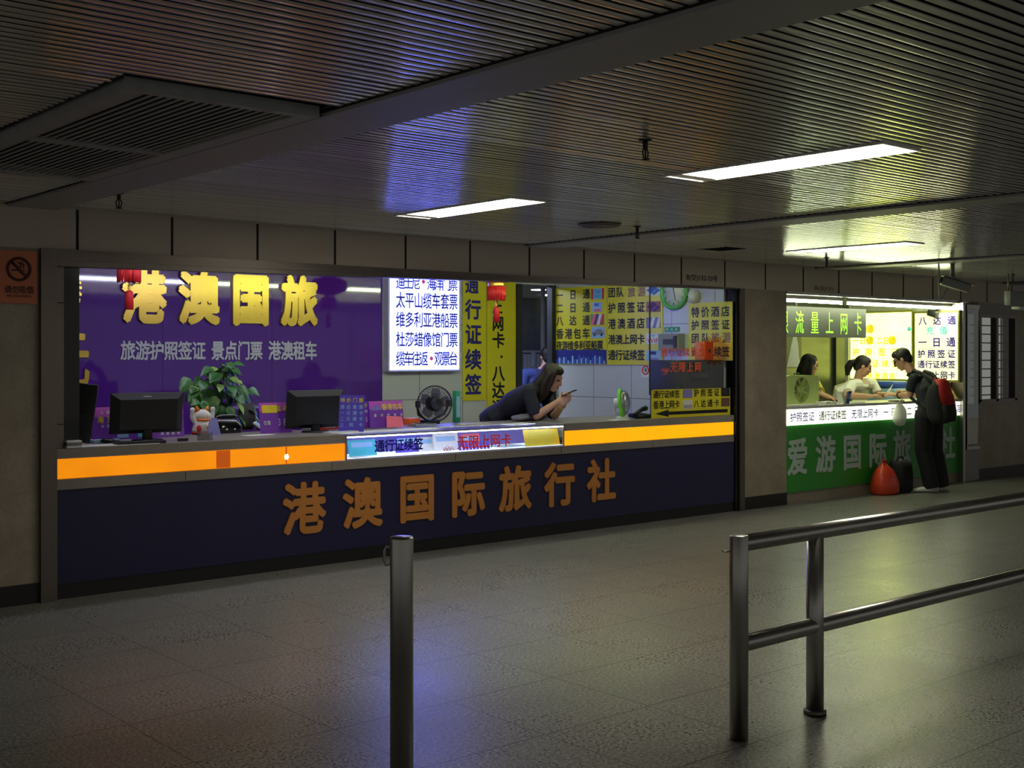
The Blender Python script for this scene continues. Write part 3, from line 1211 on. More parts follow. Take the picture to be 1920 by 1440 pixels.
t = thing('banner', 'left and shorter of the two tall yellow banners, with navy characters', 'banner', PB.pt(888, 751), 'tall yellow banners')
b = MB()
PB.panel(b, 867, 911, 505, 751, m_yellow, .008)
bd = b.build('board', t)
b = MB()
for ch, v0, v1 in (('通', 520, 550), ('行', 562, 598), ('证', 608, 645), ('续', 655, 692), ('签', 702, 739)):
    PB.row(b, ch, 872, 905, v0, v1, m_inkb, .03, .01)
b.build_rows('lettering', bd)
t = thing('banner', 'right and longer of the two tall yellow banners, with black characters', 'banner', PB.pt(940, 790), 'tall yellow banners')
b = MB()
PB.panel(b, 912, 966, 505, 800, m_yellow, .012)
bd = b.build('board', t)
b = MB()
for ch, v0, v1 in (('无', 494, 524), ('限', 530, 556), ('上', 564, 588), ('网', 593, 620), ('卡', 623, 652), ('八', 685, 714), ('达', 717, 746), ('通', 749, 778)):
    PB.row(b, ch, 922, 955, v0, v1, m_ink, .03, .014)
q = PB.pt(939, 669) + V((0, -.014, 0))
b.lathe([(.017, 0), (0, .0005)], q, m_ink, 18, (0, -1, 0))
b.build_rows('lettering', bd)

# ------------------------------------------------------------------ left kiosk: right wall


def picture(b, u0, u1, v0, v1, mats, kind):
    c, wd, h = PR.rect(u0, u1, v0, v1)
    r, n = PR.right, PR.n

    def rc(x0, x1, z0, z1, m, l):
        p = c + n * l
        b.poly([p + r * (wd * x) + V((0, 0, h * z)) for x, z in ((x0, z0), (x1, z0), (x1, z1), (x0, z1))], m)
    rc(-.5, .5, -.5, .5, mats[0], .0125)
    if kind == 'bars':
        rc(-.5, -.34, -.5, .5, mats[1], .013)
        rc(.34, .5, -.5, .5, mats[1], .013)
        rc(-.2, .2, .05, .35, mats[2], .013)
        rc(-.25, .25, -.35, -.1, mats[2], .013)
    elif kind == 'card':
        rc(-.3, .2, .1, .4, mats[1], .013)
        rc(-.3, .35, -.45, -.2, mats[2], .013)
    elif kind == 'sweep':
        for k in range(4):
            p = c + n * (.013 + k * .0003)
            a = -.5 + k * .22
            b.poly([p + r * (wd * x) + V((0, 0, h * z)) for x, z in ((a, -.5), (a + .25, -.5), (min(.5, a + .42), .5), (min(.5, a + .2), .5))], mats[1 + k % (len(mats) - 1)])
    elif kind == 'car':
        p = c + n * .013
        b.poly([p + r * (wd * x) + V((0, 0, h * z)) for x, z in ((-.45, -.2), (-.4, .05), (-.2, .12), (-.08, .3), (.25, .3), (.38, .08), (.46, .0), (.44, -.2))], mats[1])
        for x in (-.25, .27):
            b.lathe([(h * .13, 0), (0, .0004)], p + n * .0006 + r * (wd * x) + V((0, 0, -h * .2)), mats[2], 14, n)
    elif kind == 'book':
        p = c + n * .013
        b.poly([p + r * (wd * x) + V((0, 0, h * z)) for x, z in ((-.48, .0), (0, .48), (.48, -.05), (.05, -.48))], mats[1])
        p = c + n * .0134
        b.poly([p + r * (wd * x) + V((0, 0, h * z)) for x, z in ((-.1, -.3), (.28, .2), (.3, .16), (-.06, -.36))], mats[2])
    elif kind == 'wifi':
        b.text('WiFi', c + n * .013 + V((0, 0, -h * .18)), r, (0, 0, 1), wd * .86, h * .4, mats[1], .01, None, 0, True)
        for k in range(2):
            b.ring(c + n * .013 + V((0, 0, h * .08)), n, h * (.16 + .13 * k), .004, mats[2], 10, 4, r, (math.pi * .25, math.pi * .75))
    elif kind == 'sky':
        random.seed(3)
        for k in range(22):
            x = -.48 + k * .044
            z = random.uniform(-.3, .15)
            rc(x, x + .03, -.5, z, mats[1 + k % 2], .013)


def wall_sign(label, u0, u1, v0, v1, rows, pics, group):
    t = thing('wall_sign', label, 'sign', PR.pt((u0 + u1) / 2, v1), group)
    b = MB()
    PR.panel(b, u0, u1, v0, v1, m_yellow, .01)
    bd = b.build('board', t)
    b = MB()
    for st, a, c, e, f, m in rows:
        PR.row(b, st, a, c, e, f, m, .026)
    b.build_rows('lettering', bd)
    for a, c, e, f, mats, k in pics:
        b = MB()
        picture(b, a, c, e, f, mats, k)
        b.build('picture', bd)


gname = 'yellow price boards on the side wall of the purple shop'
wall_sign('far yellow price board with a blue skyline strip along its foot', 1043, 1139, 538, 683,
          [('一日通', 1045, 1107, 543.5, 561, m_ink), ('二日通', 1045, 1107, 568, 586, m_ink), ('八达通', 1045, 1107, 592, 610, m_ink), ('香港包车', 1045, 1107, 616, 635, m_ink), ('夜游维多利亚船票', 1045, 1132, 639, 656, m_ink)],
          [(1110, 1134, 541, 561, (m_lblue, m_redp, m_teal), 'bars'), (1112, 1130, 567, 585, (m_lblue, m_blue, m_pink), 'card'), (1109, 1134, 589, 609, (m_grn, m_pink, m_purp, m_white, m_redp), 'sweep'),
           (1110, 1135, 613, 634, (m_lblue, m_grey, m_dark), 'car'), (1043.5, 1138.5, 656, 682, (m_navyp, m_blue, m_lblue), 'sky')], gname)
wall_sign('middle yellow price board, its top cut off by the fascia, crossed by the glass edge', 1140, 1243, 528, 684,
          [('团队', 1142, 1170, 539, 557, m_ink), ('旅游', 1179, 1211, 538, 556, m_inkp), ('护照签证', 1142, 1210, 567, 586, m_ink), ('港澳酒店', 1142, 1210, 597, 616, m_ink), ('港澳上网卡', 1142, 1210, 627, 645, m_ink), ('通行证续签', 1142, 1210, 656, 675, m_ink)],
          [(1213, 1240, 534, 554, (m_white, m_blue, m_lblue), 'book'), (1213, 1240, 565, 585, (m_inkp, m_purp, m_lav), 'book'), (1213, 1240, 595, 615, (m_grey, m_lav, m_white), 'sweep'), (1213, 1240, 625, 645, (m_white, m_redp, m_teal), 'wifi'), (1213, 1240, 657, 677, (m_lblue, m_navyp, m_lav), 'card')], gname)
wall_sign('near yellow price board without pictures, partly behind the orange carton', 1292, 1374, 567, 676,
          [('特价酒店', 1298, 1369, 575, 594, m_ink), ('护照签证', 1298, 1369, 600, 618, m_ink), ('团队', 1298, 1331, 625, 643, m_ink), ('旅游', 1335, 1371, 623, 642, m_inkp), ('通行证续签', 1298, 1369, 650, 668, m_ink)], [], gname)

# clock
cc = PR.pt(1266, 547)
t = thing('wall_clock', 'round white wall clock with a green rim, top hidden by the fascia', 'clock', cc)
b = MB()
b.lathe([(.0, .0), (.165, .0), (.165, .02), (0, .02)], cc, m_white, 40, PR.n)
bd = b.build('face', t)
b = MB()
b.ring(cc + PR.n * .02, PR.n, .175, .022, M('green clock rim', (90, 180, 90), .35), 48, 10)
b.build('rim', t)
b = MB()
for k in range(1, 13):
    a = math.pi / 2 - k * math.pi / 6
    b.text(str(k), cc + PR.n * .023 + PR.right * (.13 * math.cos(a)) + V((0, 0, .13 * math.sin(a))), PR.right, (0, 0, 1), .018 if k < 10 else .028, .028, m_ink, .01, None, 0, True)
b.build('numerals', bd)
for nm, a, ln in (('hour_hand', 1.62, .075), ('minute_hand', 1.75, .12), ('second_hand', -1.3, .1)):
    b = MB()
    dd = PR.right * math.cos(a) + V((0, 0, math.sin(a)))
    b.tube([cc + PR.n * .026 - dd * .015, cc + PR.n * .026 + dd * ln], .003, m_ink, 5)
    b.build(nm, t)

cc = PR.pt(1303, 556)
t = thing('dome_camera', 'small white dome camera on the tiled wall right of the clock', 'security camera', cc)
b = MB()
b.lathe([(.075, 0), (.075, .015), (.068, .04), (.05, .065), (.02, .08), (0, .082)], cc, m_white, 28, PR.n)
b.build('dome', t)
b = MB()
b.sph(cc + PR.n * .06 + PR.right * -.035, .017, m_black)
b.sph(cc + PR.n * .065 + PR.right * .0, .015, m_black)
b.build('lens', t)

b = MB()
PR.panel(b, 1247, 1274, 613, 622, m_grn, .008)
PR.row(b, '配电箱', 1250, 1271, 615, 620, m_white, .01, .009)
tag(b.build('label_plate'), 'narrow green label plate above the grey wall box', 'label')
t = thing('meter_box', 'grey wall box with a dark meter window, behind the glass', 'meter box', PR.pt(1264, 655))
b = MB()
PR.panel(b, 1246, 1284, 626, 657, m_grey, .1)
bd = b.build('case', t)
b = MB()
PR.panel(b, 1255, 1275, 636, 646, m_dark, .004, .1)
b.build('window', bd)
b = MB()
PR.panel(b, 1276, 1281, 630, 652, m_black, .02, .1)
b.build('handle', bd)
t = thing('notice', 'small paper notice with an orange ring symbol under the middle yellow board', 'notice', PR.pt(1221, 708))
b = MB()
PR.panel(b, 1203, 1241, 687, 708, m_paper, .004)
bd = b.build('sheet', t)
b = MB()
q = PR.pt(1211, 694) + PR.n * .006
b.ring(q, PR.n, .045, .008, m_redp, 24, 6)
b.box(q.x - .002, q.x + .002, q.y - .012, q.y - .004, q.z - .02, q.z + .02, m_ink)
b.box(q.x - .002, q.x + .002, q.y + .004, q.y + .012, q.z - .02, q.z + .02, m_ink)
PR.row(b, '小心夹手', 1219, 1238, 691, 697, m_ink, .01, .006)
PR.row(b, '温馨提示', 1219, 1238, 700, 703, m_inkp, 0, .006)
b.build_rows('lettering', bd)
t = thing('wall_socket', 'dark intercom box on the tiled wall below the orange vinyl characters', 'wall box', PR.pt(1262, 722))
b = MB()
PR.panel(b, 1255, 1271, 699, 723, m_white, .02)
bd = b.build('plate', t)
b = MB()
PR.panel(b, 1257, 1269, 702, 720, m_dark, .012, .02)
b.build('cover', bd)

# tall black cabinet and orange carton in the right corner
yc = 8.02
q0, q1 = onY(1274, 700, yc), onY(1366, 700, yc)
zt = onY(1320, 675, yc).z
t = thing('cabinet', 'black glossy cabinet in the right corner behind the yellow arrow board', 'cabinet', ((q0.x + 9.76) / 2, yc + .2, .99))
b = MB()
b.rbox(((q0.x + 9.76) / 2, yc + .2, (.99 + zt) / 2), (9.76 - q0.x, .4, zt - .99), .012, m_black)
b.build('body', t)
b = MB()
b.cyl((q0.x + .02, yc - .02, 1.30), (q0.x + .02, yc, 1.30), .02, m_blackg, None, 16)
b.build('knob', t)
b = MB()
b.rbox((q0.x + .30, yc - .003, 1.4), (.26, .01, .12), .004, m_blackg)
b.build('window', t)
b = MB()
oc = V((9.545, yc + .09, zt + .094))
b.rbox(oc, (.125, .14, .184), .004, m_orangeb)
b.box(-.022, .022, -.0725, -.069, -.024, .024, m_grey, Matrix.Identity(3), oc)
b.box(-.013, .013, -.0735, -.0725, -.014, .014, m_dark, Matrix.Identity(3), oc)
tag(b.build('carton'), 'orange carton with a small grey label on the black cabinet', 'carton')

# front glass of the right end with vinyl lettering, and the arrow board stuck to it
gx = onY(1219, 650, YW + .06).x
t = thing('glass_panel', 'clear fixed glass panel at the right end of the counter with orange vinyl characters', 'glass panel', ((gx + 9.8) / 2, YW + .06, .99))
b = MB()
b.box(gx, 9.82, YW + .06, YW + .068, .99, 2.29, m_glassd)
bd = b.build('pane', t)
b = MB()
b.box(gx - .006, gx + .004, YW + .058, YW + .07, 1.22, 2.29, m_dark)
b.build('edge_strip', t)
PV = Plane('y', YW + .06)
b = MB()
PV.row(b, '通行证续签', 1240, 1306, 652, 668, m_orsel, .024, .002)
PV.row(b, 'WiFi', 1239, 1256, 690, 697, m_orsel, .0, .002, whole=True)
for k in range(3):
    b.ring(PV.pt(1244, 689) + V((0, -.002, 0)), (0, -1, 0), .025 + .022 * k, .004, m_orsel, 12, 4, (1, 0, 0), (-math.pi * .6, -math.pi * .15))
PV.row(b, '无限上网', 1257, 1314, 679, 697, m_orsel, .024, .002)
c = PV.pt(1340, 657) + V((0, -.002, 0))
b.build_rows('vinyl_lettering', bd)
b = MB()
b.poly([c + V(((.20 if k % 2 else .25) * math.cos(math.pi * k / 16), 0, (.115 if k % 2 else .16) * math.sin(math.pi * k / 16))) for k in range(32)], pane('orange film', (1, .56, .30), .02, .1, .3))
b.build('starburst_sticker', bd)


PA = Plane('y', YW + .045)
t = thing('arrow_board', 'yellow board with a long black arrow at the right end of the counter', 'sign', PA.pt(1296, 783))
b = MB()
c, wd, h = PA.rect(1222, 1369, 728, 783)
r = .03
x0, x1, z0, z1 = c.x - wd / 2, c.x + wd / 2, .992, c.z + h / 2 - .005
ol = [(x0, z0), (x1, z0), (x1, z1)] + [(x0 + r - r * math.sin(a * .3927), z1 - r + r * math.cos(a * .3927)) for a in range(5)]
b.poly([(x, YW + .045, z) for x, z in ol], m_yellow, (0, .006, 0))
bd = b.build('board', t)
b = MB()
for st, a, e, f, g in (('通行证续签', 1225, 1274, 732, 746), ('香港上网卡', 1225, 1274, 751, 766), ('护照签证', 1301, 1348, 729, 743), ('八达通卡', 1301, 1348, 749, 763)):
    PA.row(b, st, a, e, f, g, m_ink, .02, .002)
PA.row(b, 'WiFi', 1281, 1297, 759, 766, m_inkb, .0, .004, whole=True)
q0, q1 = PA.pt(1228, 776), PA.pt(1364, 774)
zz = q0.z
q = YW + .043
b.poly([(q0.x, q, zz), (q0.x + .2, q, zz + .036), (q0.x + .19, q, zz + .016), (q1.x, q, zz + .016), (q1.x, q, zz - .016), (q0.x + .19, q, zz - .016), (q0.x + .2, q, zz - .036)], m_ink)
b.build_rows('lettering', bd)
for u0, u1, v0, v1, m in ((1280, 1298, 730, 746, m_lav), (1280, 1298, 750, 767, m_white), (1352, 1368, 727, 743, m_dark), (1352, 1368, 746, 762, m_brown)):
    b = MB()
    PA.panel(b, u0, u1, v0, v1, m, .001, .001)
    b.build('picture', bd)

# lanterns
LY = 9.09


def lantern(p, label):
    t = thing('lantern', label, 'lantern', p, 'red tasselled lanterns')
    b = MB()
    prof = []
    for i in range(13):
        a = -math.pi / 2 + math.pi * i / 12
        prof.append((max(.06, .24 * math.cos(a)), .42 + .11 * math.sin(a)))
    b.lathe(prof, p, m_red, 32)
    b.build('shade', t)
    b = MB()
    b.lathe([(.08, .275), (.083, .28), (.083, .31), (.08, .315)], p, m_goldm, 24)
    b.lathe([(.07, .525), (.073, .53), (.073, .55), (.0, .555)], p, m_goldm, 24)
    b.cyl(p + V((0, 0, .55)), V((p.x, p.y, 2.6)), .006, m_goldm)
    b.build('band', t)
    b = MB()
    for k in range(40):
        a = 2 * math.pi * k / 40
        q = p + V((.085 * math.cos(a), .085 * math.sin(a), 0))
        b.cyl(q + V((0, 0, .28)), q + V((random.uniform(-.006, .006), random.uniform(-.006, .006), .145 + random.uniform(-.006, .006))), .0075, m_red, None, 5)
    b.build('fringe', t)
    b = MB()
    b.cyl(p + V((0, 0, .28)), p + V((0, 0, .08)), .003, m_goldm, None, 6)
    for z in (.115, .095):
        b.sph(p + V((0, 0, z)), .013, m_goldm, 10)
    b.build('bead_string', t)
    b = MB()
    b.lathe([(.012, .08), (.028, .07), (.032, .05), (.033, -.07), (.0, -.07)], p, m_red, 16)
    b.build('tassel', t)
    return t


lan = lantern(V((7.59, LY, 2.0)), 'red lantern with fringe and tassel in front of the tall yellow banners')
dup(lan, (3.86, LY, 2.03), 'red lantern with tassel hanging over the first big gold character')

# tubes under the kiosk ceilings


def tube_lamp(x0, x1, y, z, mat, label, group, ztop=0):
    t = thing('tube_light', label, 'tube light', ((x0 + x1) / 2, y, z), group)
    b = MB()
    b.rbox(((x0 + x1) / 2, y, z + .04), (x1 - x0 + .04, .05, .04), .006, m_white)
    b.build('batten', t)
    if ztop:
        for x in (x0 + .2, x1 - .2):
            b = MB()
            b.cyl((x, y, z + .055), (x, y, ztop), .006, m_grey)
            b.build('hanger', t)
    b = MB()
    b.cyl((x0, y, z), (x1, y, z), .014, mat)
    b.build('tube', t)
    b = MB()
    for x in (x0 - .01, x1 + .01):
        b.rbox((x, y, z + .008), (.02, .035, .06), .004, m_white)
    b.build('end_caps', t)


for k, x0 in enumerate((3.2, 4.75, 6.3, 7.85)):
    tube_lamp(x0, x0 + 1.45, 8.34, 2.44, m_tubeK if k < 2 else m_tubeW, 'cool white tube under the ceiling of the purple shop, %s from the left' % ['first', 'second', 'third', 'last'][k], 'tubes in the purple shop', 2.6)

# ------------------------------------------------------------------ things on the left counter
ZT = .991


def monitor(name, label, u0, u1, v0, v1, y, rz, sticker):
    a, c = onY(u0, 770, y), onY(u1, 770, y)
    wd = (c.x - a.x)
    mid = onY((u0 + u1) / 2, 770, y)
    zt, zb = onY((u0 + u1) / 2, v0, y).z, onY((u0 + u1) / 2, v1, y).z
    t = thing(name, label, 'monitor', (mid.x, y, ZT), 'monitors on the counter')
    R = Matrix.Rotation(rz, 3, 'Z') @ Matrix.Rotation(.09, 3, 'X')
    c = V((mid.x, y, (zt + zb) / 2))
    hh = zt - zb
    b = MB()
    b.rbox(c, (wd, .022, hh), .006, m_black, R)
    b.build('screen', t)
    b = MB()
    bx, bz = wd / 2 - .004, hh / 2 - .004
    vs = [(-bx, -.011, -bz), (bx, -.011, -bz), (bx, -.011, bz), (-bx, -.011, bz), (-bx * .8, -.045, -bz * .8), (bx * .8, -.045, -bz * .8), (bx * .8, -.045, bz * .72), (-bx * .8, -.045, bz * .72)]
    b.add([c + R @ V(p) for p in vs], [(0, 1, 5, 4), (1, 2, 6, 5), (2, 3, 7, 6), (3, 0, 4, 7), (4, 5, 6, 7)], m_black)
    bs = b.build('back_shell', t)
    if sticker:
        b = MB()
        b.rbox(c + R @ V((-.01, -.027, hh * .40)), (.06, .004, .016), .001, m_white, R)
        b.build('badge', bs)
    b = MB()
    b.rbox((mid.x, y - .01, (ZT + zb) / 2 + .052), (.07, .03, zb - ZT + .10), .008, m_black)
    b.build('neck', t)
    b = MB()
    b.loft([(V((mid.x, y - .01, ZT)), V((.12, 0, 0)), V((0, .09, 0))), (V((mid.x, y - .01, ZT + .012)), V((.11, 0, 0)), V((0, .08, 0)))], m_blackg, 32)
    b.build('foot', t)


monitor('monitor', 'black monitor seen from behind with a white badge, in front of the left purple placard', 208, 342, 736, 812, 8.28, -.03, True)
monitor('monitor', 'black monitor seen from behind without badge, beside the dark standing placard', 537, 643, 731, 802, 8.36, .03, False)


def placard(label, u0, u1, v0, y, mat, texts, rz=0., tilt=-.16, mat2=None, zb=ZT, imgs=()):
    a, c = onY(u0, 780, y), onY(u1, 780, y)
    wd = (c.x - a.x) / max(.3, math.cos(rz))
    zt = onY((u0 + u1) / 2, v0, y).z
    hh = (zt - zb) / math.cos(tilt)
    mx = (a.x + c.x) / 2
    t = thing('placard', label, 'placard', (mx, y, zb), 'standing placards on the counter')
    R = Matrix.Rotation(rz, 3, 'Z') @ Matrix.Rotation(tilt, 3, 'X')
    c = V((mx, y, zb))
    b = MB()
    b.box(-wd / 2, wd / 2, 0, .006, 0, hh, mat, R, c)
    if mat2:
        b.box(-wd / 2, wd / 2, -.001, 0, hh * .7, hh, mat2, R, c)
    bd = b.build('board', t)
    b = MB()
    b.box(-wd * .3, wd * .3, 0, .004, 0, hh * .8, mat, Matrix.Rotation(rz, 3, 'Z') @ Matrix.Rotation(-tilt, 3, 'X'), c + R @ V((0, .012, 0)) + Matrix.Rotation(rz, 3, 'Z') @ V((0, 2 * hh * .8 * math.sin(-tilt), 0)) * 1.0)
    b.build('strut', t)
    b = MB()
    for st, x, z, w, h, m in texts:
        b.text(st, c + R @ V((x * wd, -.002, z * hh)), R @ V((1, 0, 0)), R @ V((0, 0, 1)), w * wd, h * hh, m, .02)
    for x0, x1, z0, z1, m in imgs:
        b.box(x0 * wd, x1 * wd, -.0015, 0, z0 * hh, z1 * hh, m, R, c)
    if b.v:
        b.build_rows('print', bd)
    return t


placard('wide magenta and purple placard standing behind the left monitor', 174, 346, 762, 8.52, m_pur2,
        [('全国', -.36, .84, .1, .1, m_white), ('港澳', -.36, .62, .17, .2, m_plyel), ('快签', -.36, .42, .1, .1, m_white), ('港澳租车', .34, .13, .22, .1, m_white)], 0, -.12, m_mag,
        imgs=((-.24, -.12, .05, .16, m_lblue), (-.02, .05, .05, .16, m_teal)))
placard('purple placard with yellow characters and the number 38, left of the second monitor', 489, 548, 755, 8.45, m_pur2,
        [('重磅', .22, .80, .42, .2, m_plyel), ('38', .24, .36, .34, .3, m_white), ('仅售', -.28, .34, .22, .14, m_white)], 0, -.14, m_mag,
        imgs=((-.42, .06, .66, .92, m_plyel),))
placard('dark placard turned edge-on beside the second monitor, densely printed', 645, 671, 741, 8.14, m_violet,
        [('特价门票', 0, .86, .9, .12, m_plyel), ('酒店套票', 0, .68, .9, .11, m_lblue), ('一日通卡', 0, .52, .9, .11, m_lblue), ('二日通卡', 0, .36, .9, .11, m_lblue), ('上网卡', 0, .2, .9, .11, m_lblue)], -.9, -.1)
placard('purple placard with yellow characters and a question mark behind the red satin bag', 664, 696, 753, 8.56, m_pur2,
        [('港澳游?', .04, .85, .92, .16, m_plyel), ('24小时', 0, .62, .7, .12, m_white), ('15', .2, .32, .4, .22, m_white)], 0, -.12)
placard('magenta placard with yellow characters and a small car drawing, right end of the row', 695, 758, 752, 8.50, m_pur2,
        [('香港包车', .18, .78, .62, .24, m_plyel), ('豪华商务车', .05, .46, .86, .12, m_white)], 0, -.14, m_mag,
        imgs=((-.44, -.16, .66, .76, m_lav), (-.38, -.22, .76, .84, m_lav)))

# dark folder board at the left end
c0 = onY(146, 838, 8.1)
t = thing('folder_stand', 'tall black leaning board at the left end of the counter', 'stand', (c0.x, 8.1, ZT))
R = Matrix.Rotation(-.55, 3, 'Z') @ Matrix.Rotation(-.12, 3, 'X') @ Matrix.Rotation(.13, 3, 'Y')
b = MB()
b.rbox(V((c0.x - .01, 8.13, ZT + .228)), (.26, .02, .40), .006, m_black, R)
b.build('board', t)
b = MB()
b.box(-.118, .118, -.014, -.0105, -.18, -.01, m_dark, R, V((c0.x - .01, 8.13, ZT + .228)))
b.box(-.118, .118, -.0145, -.014, -.10, -.097, m_black, R, V((c0.x - .01, 8.13, ZT + .228)))
b.box(-.04, -.036, -.0145, -.014, -.18, -.01, m_black, R, V((c0.x - .01, 8.13, ZT + .228)))
b.build('pocket', t)
b = MB()
for k in range(3):
    b.rbox((2.99, 7.99, ZT + .008 + k * .017), (.10, .14, .014), .002, m_paper if k != 1 else m_grey)
tag(b.build('paper_stack'), 'small stack of pale boxes against the left frame of the purple shop', 'stack')

p = onZ(202, 831, ZT)
b = MB()
b.sph(p + V((0, 0, .018)), (.055, .035, .018), m_blackg)
b.tube([p + V((.05, .01, .015)), p + V((.1, .03, .006)), p + V((.16, .0, .006))], .004, m_black, 6)
tag(b.build('mouse'), 'glossy black computer mouse left of the left monitor', 'mouse')
flat('keyboard', 'black keyboard lying before the foot of the left monitor', 'keyboard', onZ(262, 832, ZT), (.34, .1), m_black, -.03, 0, None, .018, m_dark)
flat('papers', 'white papers lying along the front edge left of the cat figurine', 'papers', onZ(235, 838, ZT), (.62, .16), m_paper, 0, 0, None, .003)
flat('white_tray', 'pale tray lying behind the mouse', 'tray', onZ(196, 829, ZT), (.2, .07), m_lblue, .15, 0, None, .02)

# beckoning cat figurine, seen from behind
p = onZ(379, 814, ZT)
t = thing('cat_figurine', 'white and red china lucky cat with both paws raised, back to the viewer', 'figurine', p)
b = MB()
b.loft([(p + V((0, 0, .0)), V((.07, 0, 0)), V((0, .06, 0))), (p + V((0, 0, .03)), V((.082, 0, 0)), V((0, .068, 0))), (p + V((0, 0, .08)), V((.07, 0, 0)), V((0, .06, 0))), (p + V((0, 0, .115)), V((.05, 0, 0)), V((0, .045, 0)))], m_catw, 20)
b.sph(p + V((0, 0, .145)), (.066, .055, .05), m_catw, 18)
for s in (-1, 1):
    b.chain([p + V((s * .055, 0, .09)), p + V((s * .082, 0, .13)), p + V((s * .085, -.005, .17)), p + V((s * .085, -.008, .192))], [.02, .02, .017, .02], m_catw)
b.blob('body', t, .004, 3)
for s in (-1, 1):
    b = MB()
    b.cyl(p + V((s * .035, 0, .18)), p + V((s * .05, 0, .222)), .022, m_cato, .004, 10)
    b.build('ear', t)
b = MB()
b.ring(p + V((0, 0, .112)), (0, 0, 1), .052, .009, m_cato, 28, 8)
b.build('collar', t)
b = MB()
b.loft([(p + V((0, .0, .0)), V((.074, 0, 0)), V((0, .062, 0))), (p + V((0, 0, .012)), V((.085, 0, 0)), V((0, .07, 0))), (p + V((0, 0, .02)), V((.083, 0, 0)), V((0, .069, 0)))], m_catr, 20)
b.sph(p + V((-.05, -.05, .045)), (.022, .014, .03), m_catr, 10)
b.build('base', t)
b = MB()
b.sph(p + V((.03, -.06, .055)), (.03, .014, .022), m_plyel, 12)
b.build('coin', t)

p = onZ(384, 825, ZT)
t = thing('card_holder', 'clear plastic card holder with brown cards in front of the cat figurine', 'card holder', p)
b = MB()
for a in ((-.05, .05, -.022, -.019, 0, .055), (-.05, .05, .019, .022, 0, .06), (-.05, -.047, -.022, .022, 0, .055), (.047, .05, -.022, .022, 0, .055), (-.05, .05, -.022, .022, 0, .003)):
    b.box(p.x + a[0], p.x + a[1], p.y + a[2], p.y + a[3], p.z + a[4], p.z + a[5], m_acry)
b.build('box', t)
b = MB()
b.box(p.x - .026, p.x + .03, p.y - .012, p.y + .012, p.z + .004, p.z + .048, m_brown)
b.build('cards', t)
flat('clip_box', 'tiny black box on the counter left of the card holder', 'box', onZ(343, 827, ZT), (.07, .03), m_black, 0, 0, None, .02)
p = onZ(401, 816, ZT) + V((0, .0, 0))
b = MB()
b.poly([p + V((-.05, 0, 0)), p + V((.06, 0, 0)), p + V((.035, .02, .13)), p + V((.0, .02, .135)), p + V((-.03, .015, .10))], m_lav, (0, .012, 0))
tag(b.build('desk_card'), 'curved lavender desk card just right of the cat figurine', 'card')
p = onZ(432, 812, ZT)
t = thing('note_counter', 'glossy black bank note counter below the green plant', 'machine', p)
b = MB()
b.loft([(p + V((0, .08, 0)), V((.115, 0, 0)), V((0, .09, 0))), (p + V((0, .08, .05)), V((.12, 0, 0)), V((0, .09, 0))), (p + V((0, .1, .1)), V((.11, 0, 0)), V((0, .07, 0))), (p + V((0, .11, .135)), V((.10, 0, 0)), V((0, .05, 0)))], m_blackg, 20, True, True, 4)
b.build('body', t)
b = MB()
b.tube([p + V((-.09, .06, .128)), p + V((-.05, .05, .14)), p + V((.05, .05, .14)), p + V((.09, .06, .128))], .006, m_grey)
b.build('trim', t)
for s in (-1, 1):
    b = MB()
    b.sph(p + V((s * .035, -.008, .03)), .008, m_white, 10)
    b.build('button', t)
p = onZ(474, 806, ZT)
t = thing('payment_screen', 'small dark tilted screen behind the card terminal', 'screen', p)
R = Matrix.Rotation(-.25, 3, 'X')
b = MB()
b.rbox(p + V((-.02, .055, .12)), (.14, .015, .2), .004, m_black, R)
b.build('panel', t)
b = MB()
b.rbox(p + V((-.02, .07, .03)), (.09, .07, .06), .008, m_black)
b.build('foot', t)
p = onZ(501, 806, ZT)
t = thing('card_terminal', 'white card terminal with dark keypad lying tilted on the counter', 'card terminal', p)
R = Matrix.Rotation(.45, 3, 'Z') @ Matrix.Rotation(.5, 3, 'X') @ Matrix.Rotation(-.28, 3, 'Y')
c = p + V((0, .04, .055))
b = MB()
b.rbox(c, (.19, .1, .02), .005, m_white, R)
bd = b.build('body', t)
b = MB()
b.box(-.06, .085, -.04, .042, .010, .013, m_dark, R, c)
for i in range(4):
    for j in range(3):
        b.rbox(c + R @ V((-.04 + i * .034, -.024 + j * .024, .014)), (.024, .015, .004), .001, m_grey, R)
b.build('keypad', bd)
b = MB()
b.box(-.09, -.062, -.03, .03, .010, .013, m_lblue, R, c)
b.build('display', bd)
b = MB()
b.rbox(p + V((.01, .05, .02)), (.12, .09, .04), .008, m_black)
b.build('cradle', t)
flat('paper_sheet', 'white sheet lying on the counter before the card terminal', 'paper', onZ(484, 816, ZT), (.24, .12), m_paper, .06)
p = onZ(535, 806, ZT)
b = MB()
pts = []
for i in range(40):
    a = i * .8
    pts.append(p + V((.06 * math.cos(a) + .0015 * i - .02, .05 * math.sin(a * 1.3) + .01, .012 + .008 * math.sin(a * .7) + .008)))
b.tube(pts, .0055, m_dark, 6)
tag(b.build('cable'), 'tangled black cable heap left of the second monitor', 'cable')
p = onZ(576, 806, ZT)
t = thing('sweet_dish', 'small dish of orange sweets before the second monitor', 'dish', p)
b = MB()
b.lathe([(.001, .0), (.04, .002), (.062, .03), (.066, .032), (.06, .03), (.04, .01), (.001, .008)], p, m_white, 24)
b.build('dish', t)
b = MB()
for k in range(14):
    a = k * 2.4
    b.rbox(p + V((.012 * math.sqrt(k) * math.cos(a), .012 * math.sqrt(k) * math.sin(a), .034 + .004 * math.sin(k))), (.022, .014, .012), .004, m_cato if k % 3 else m_plyel, Matrix.Rotation(k, 3, 'Z'))
o = b.build('sweets', t)
o['kind'] = 'stuff'
p = onZ(622, 806, ZT)
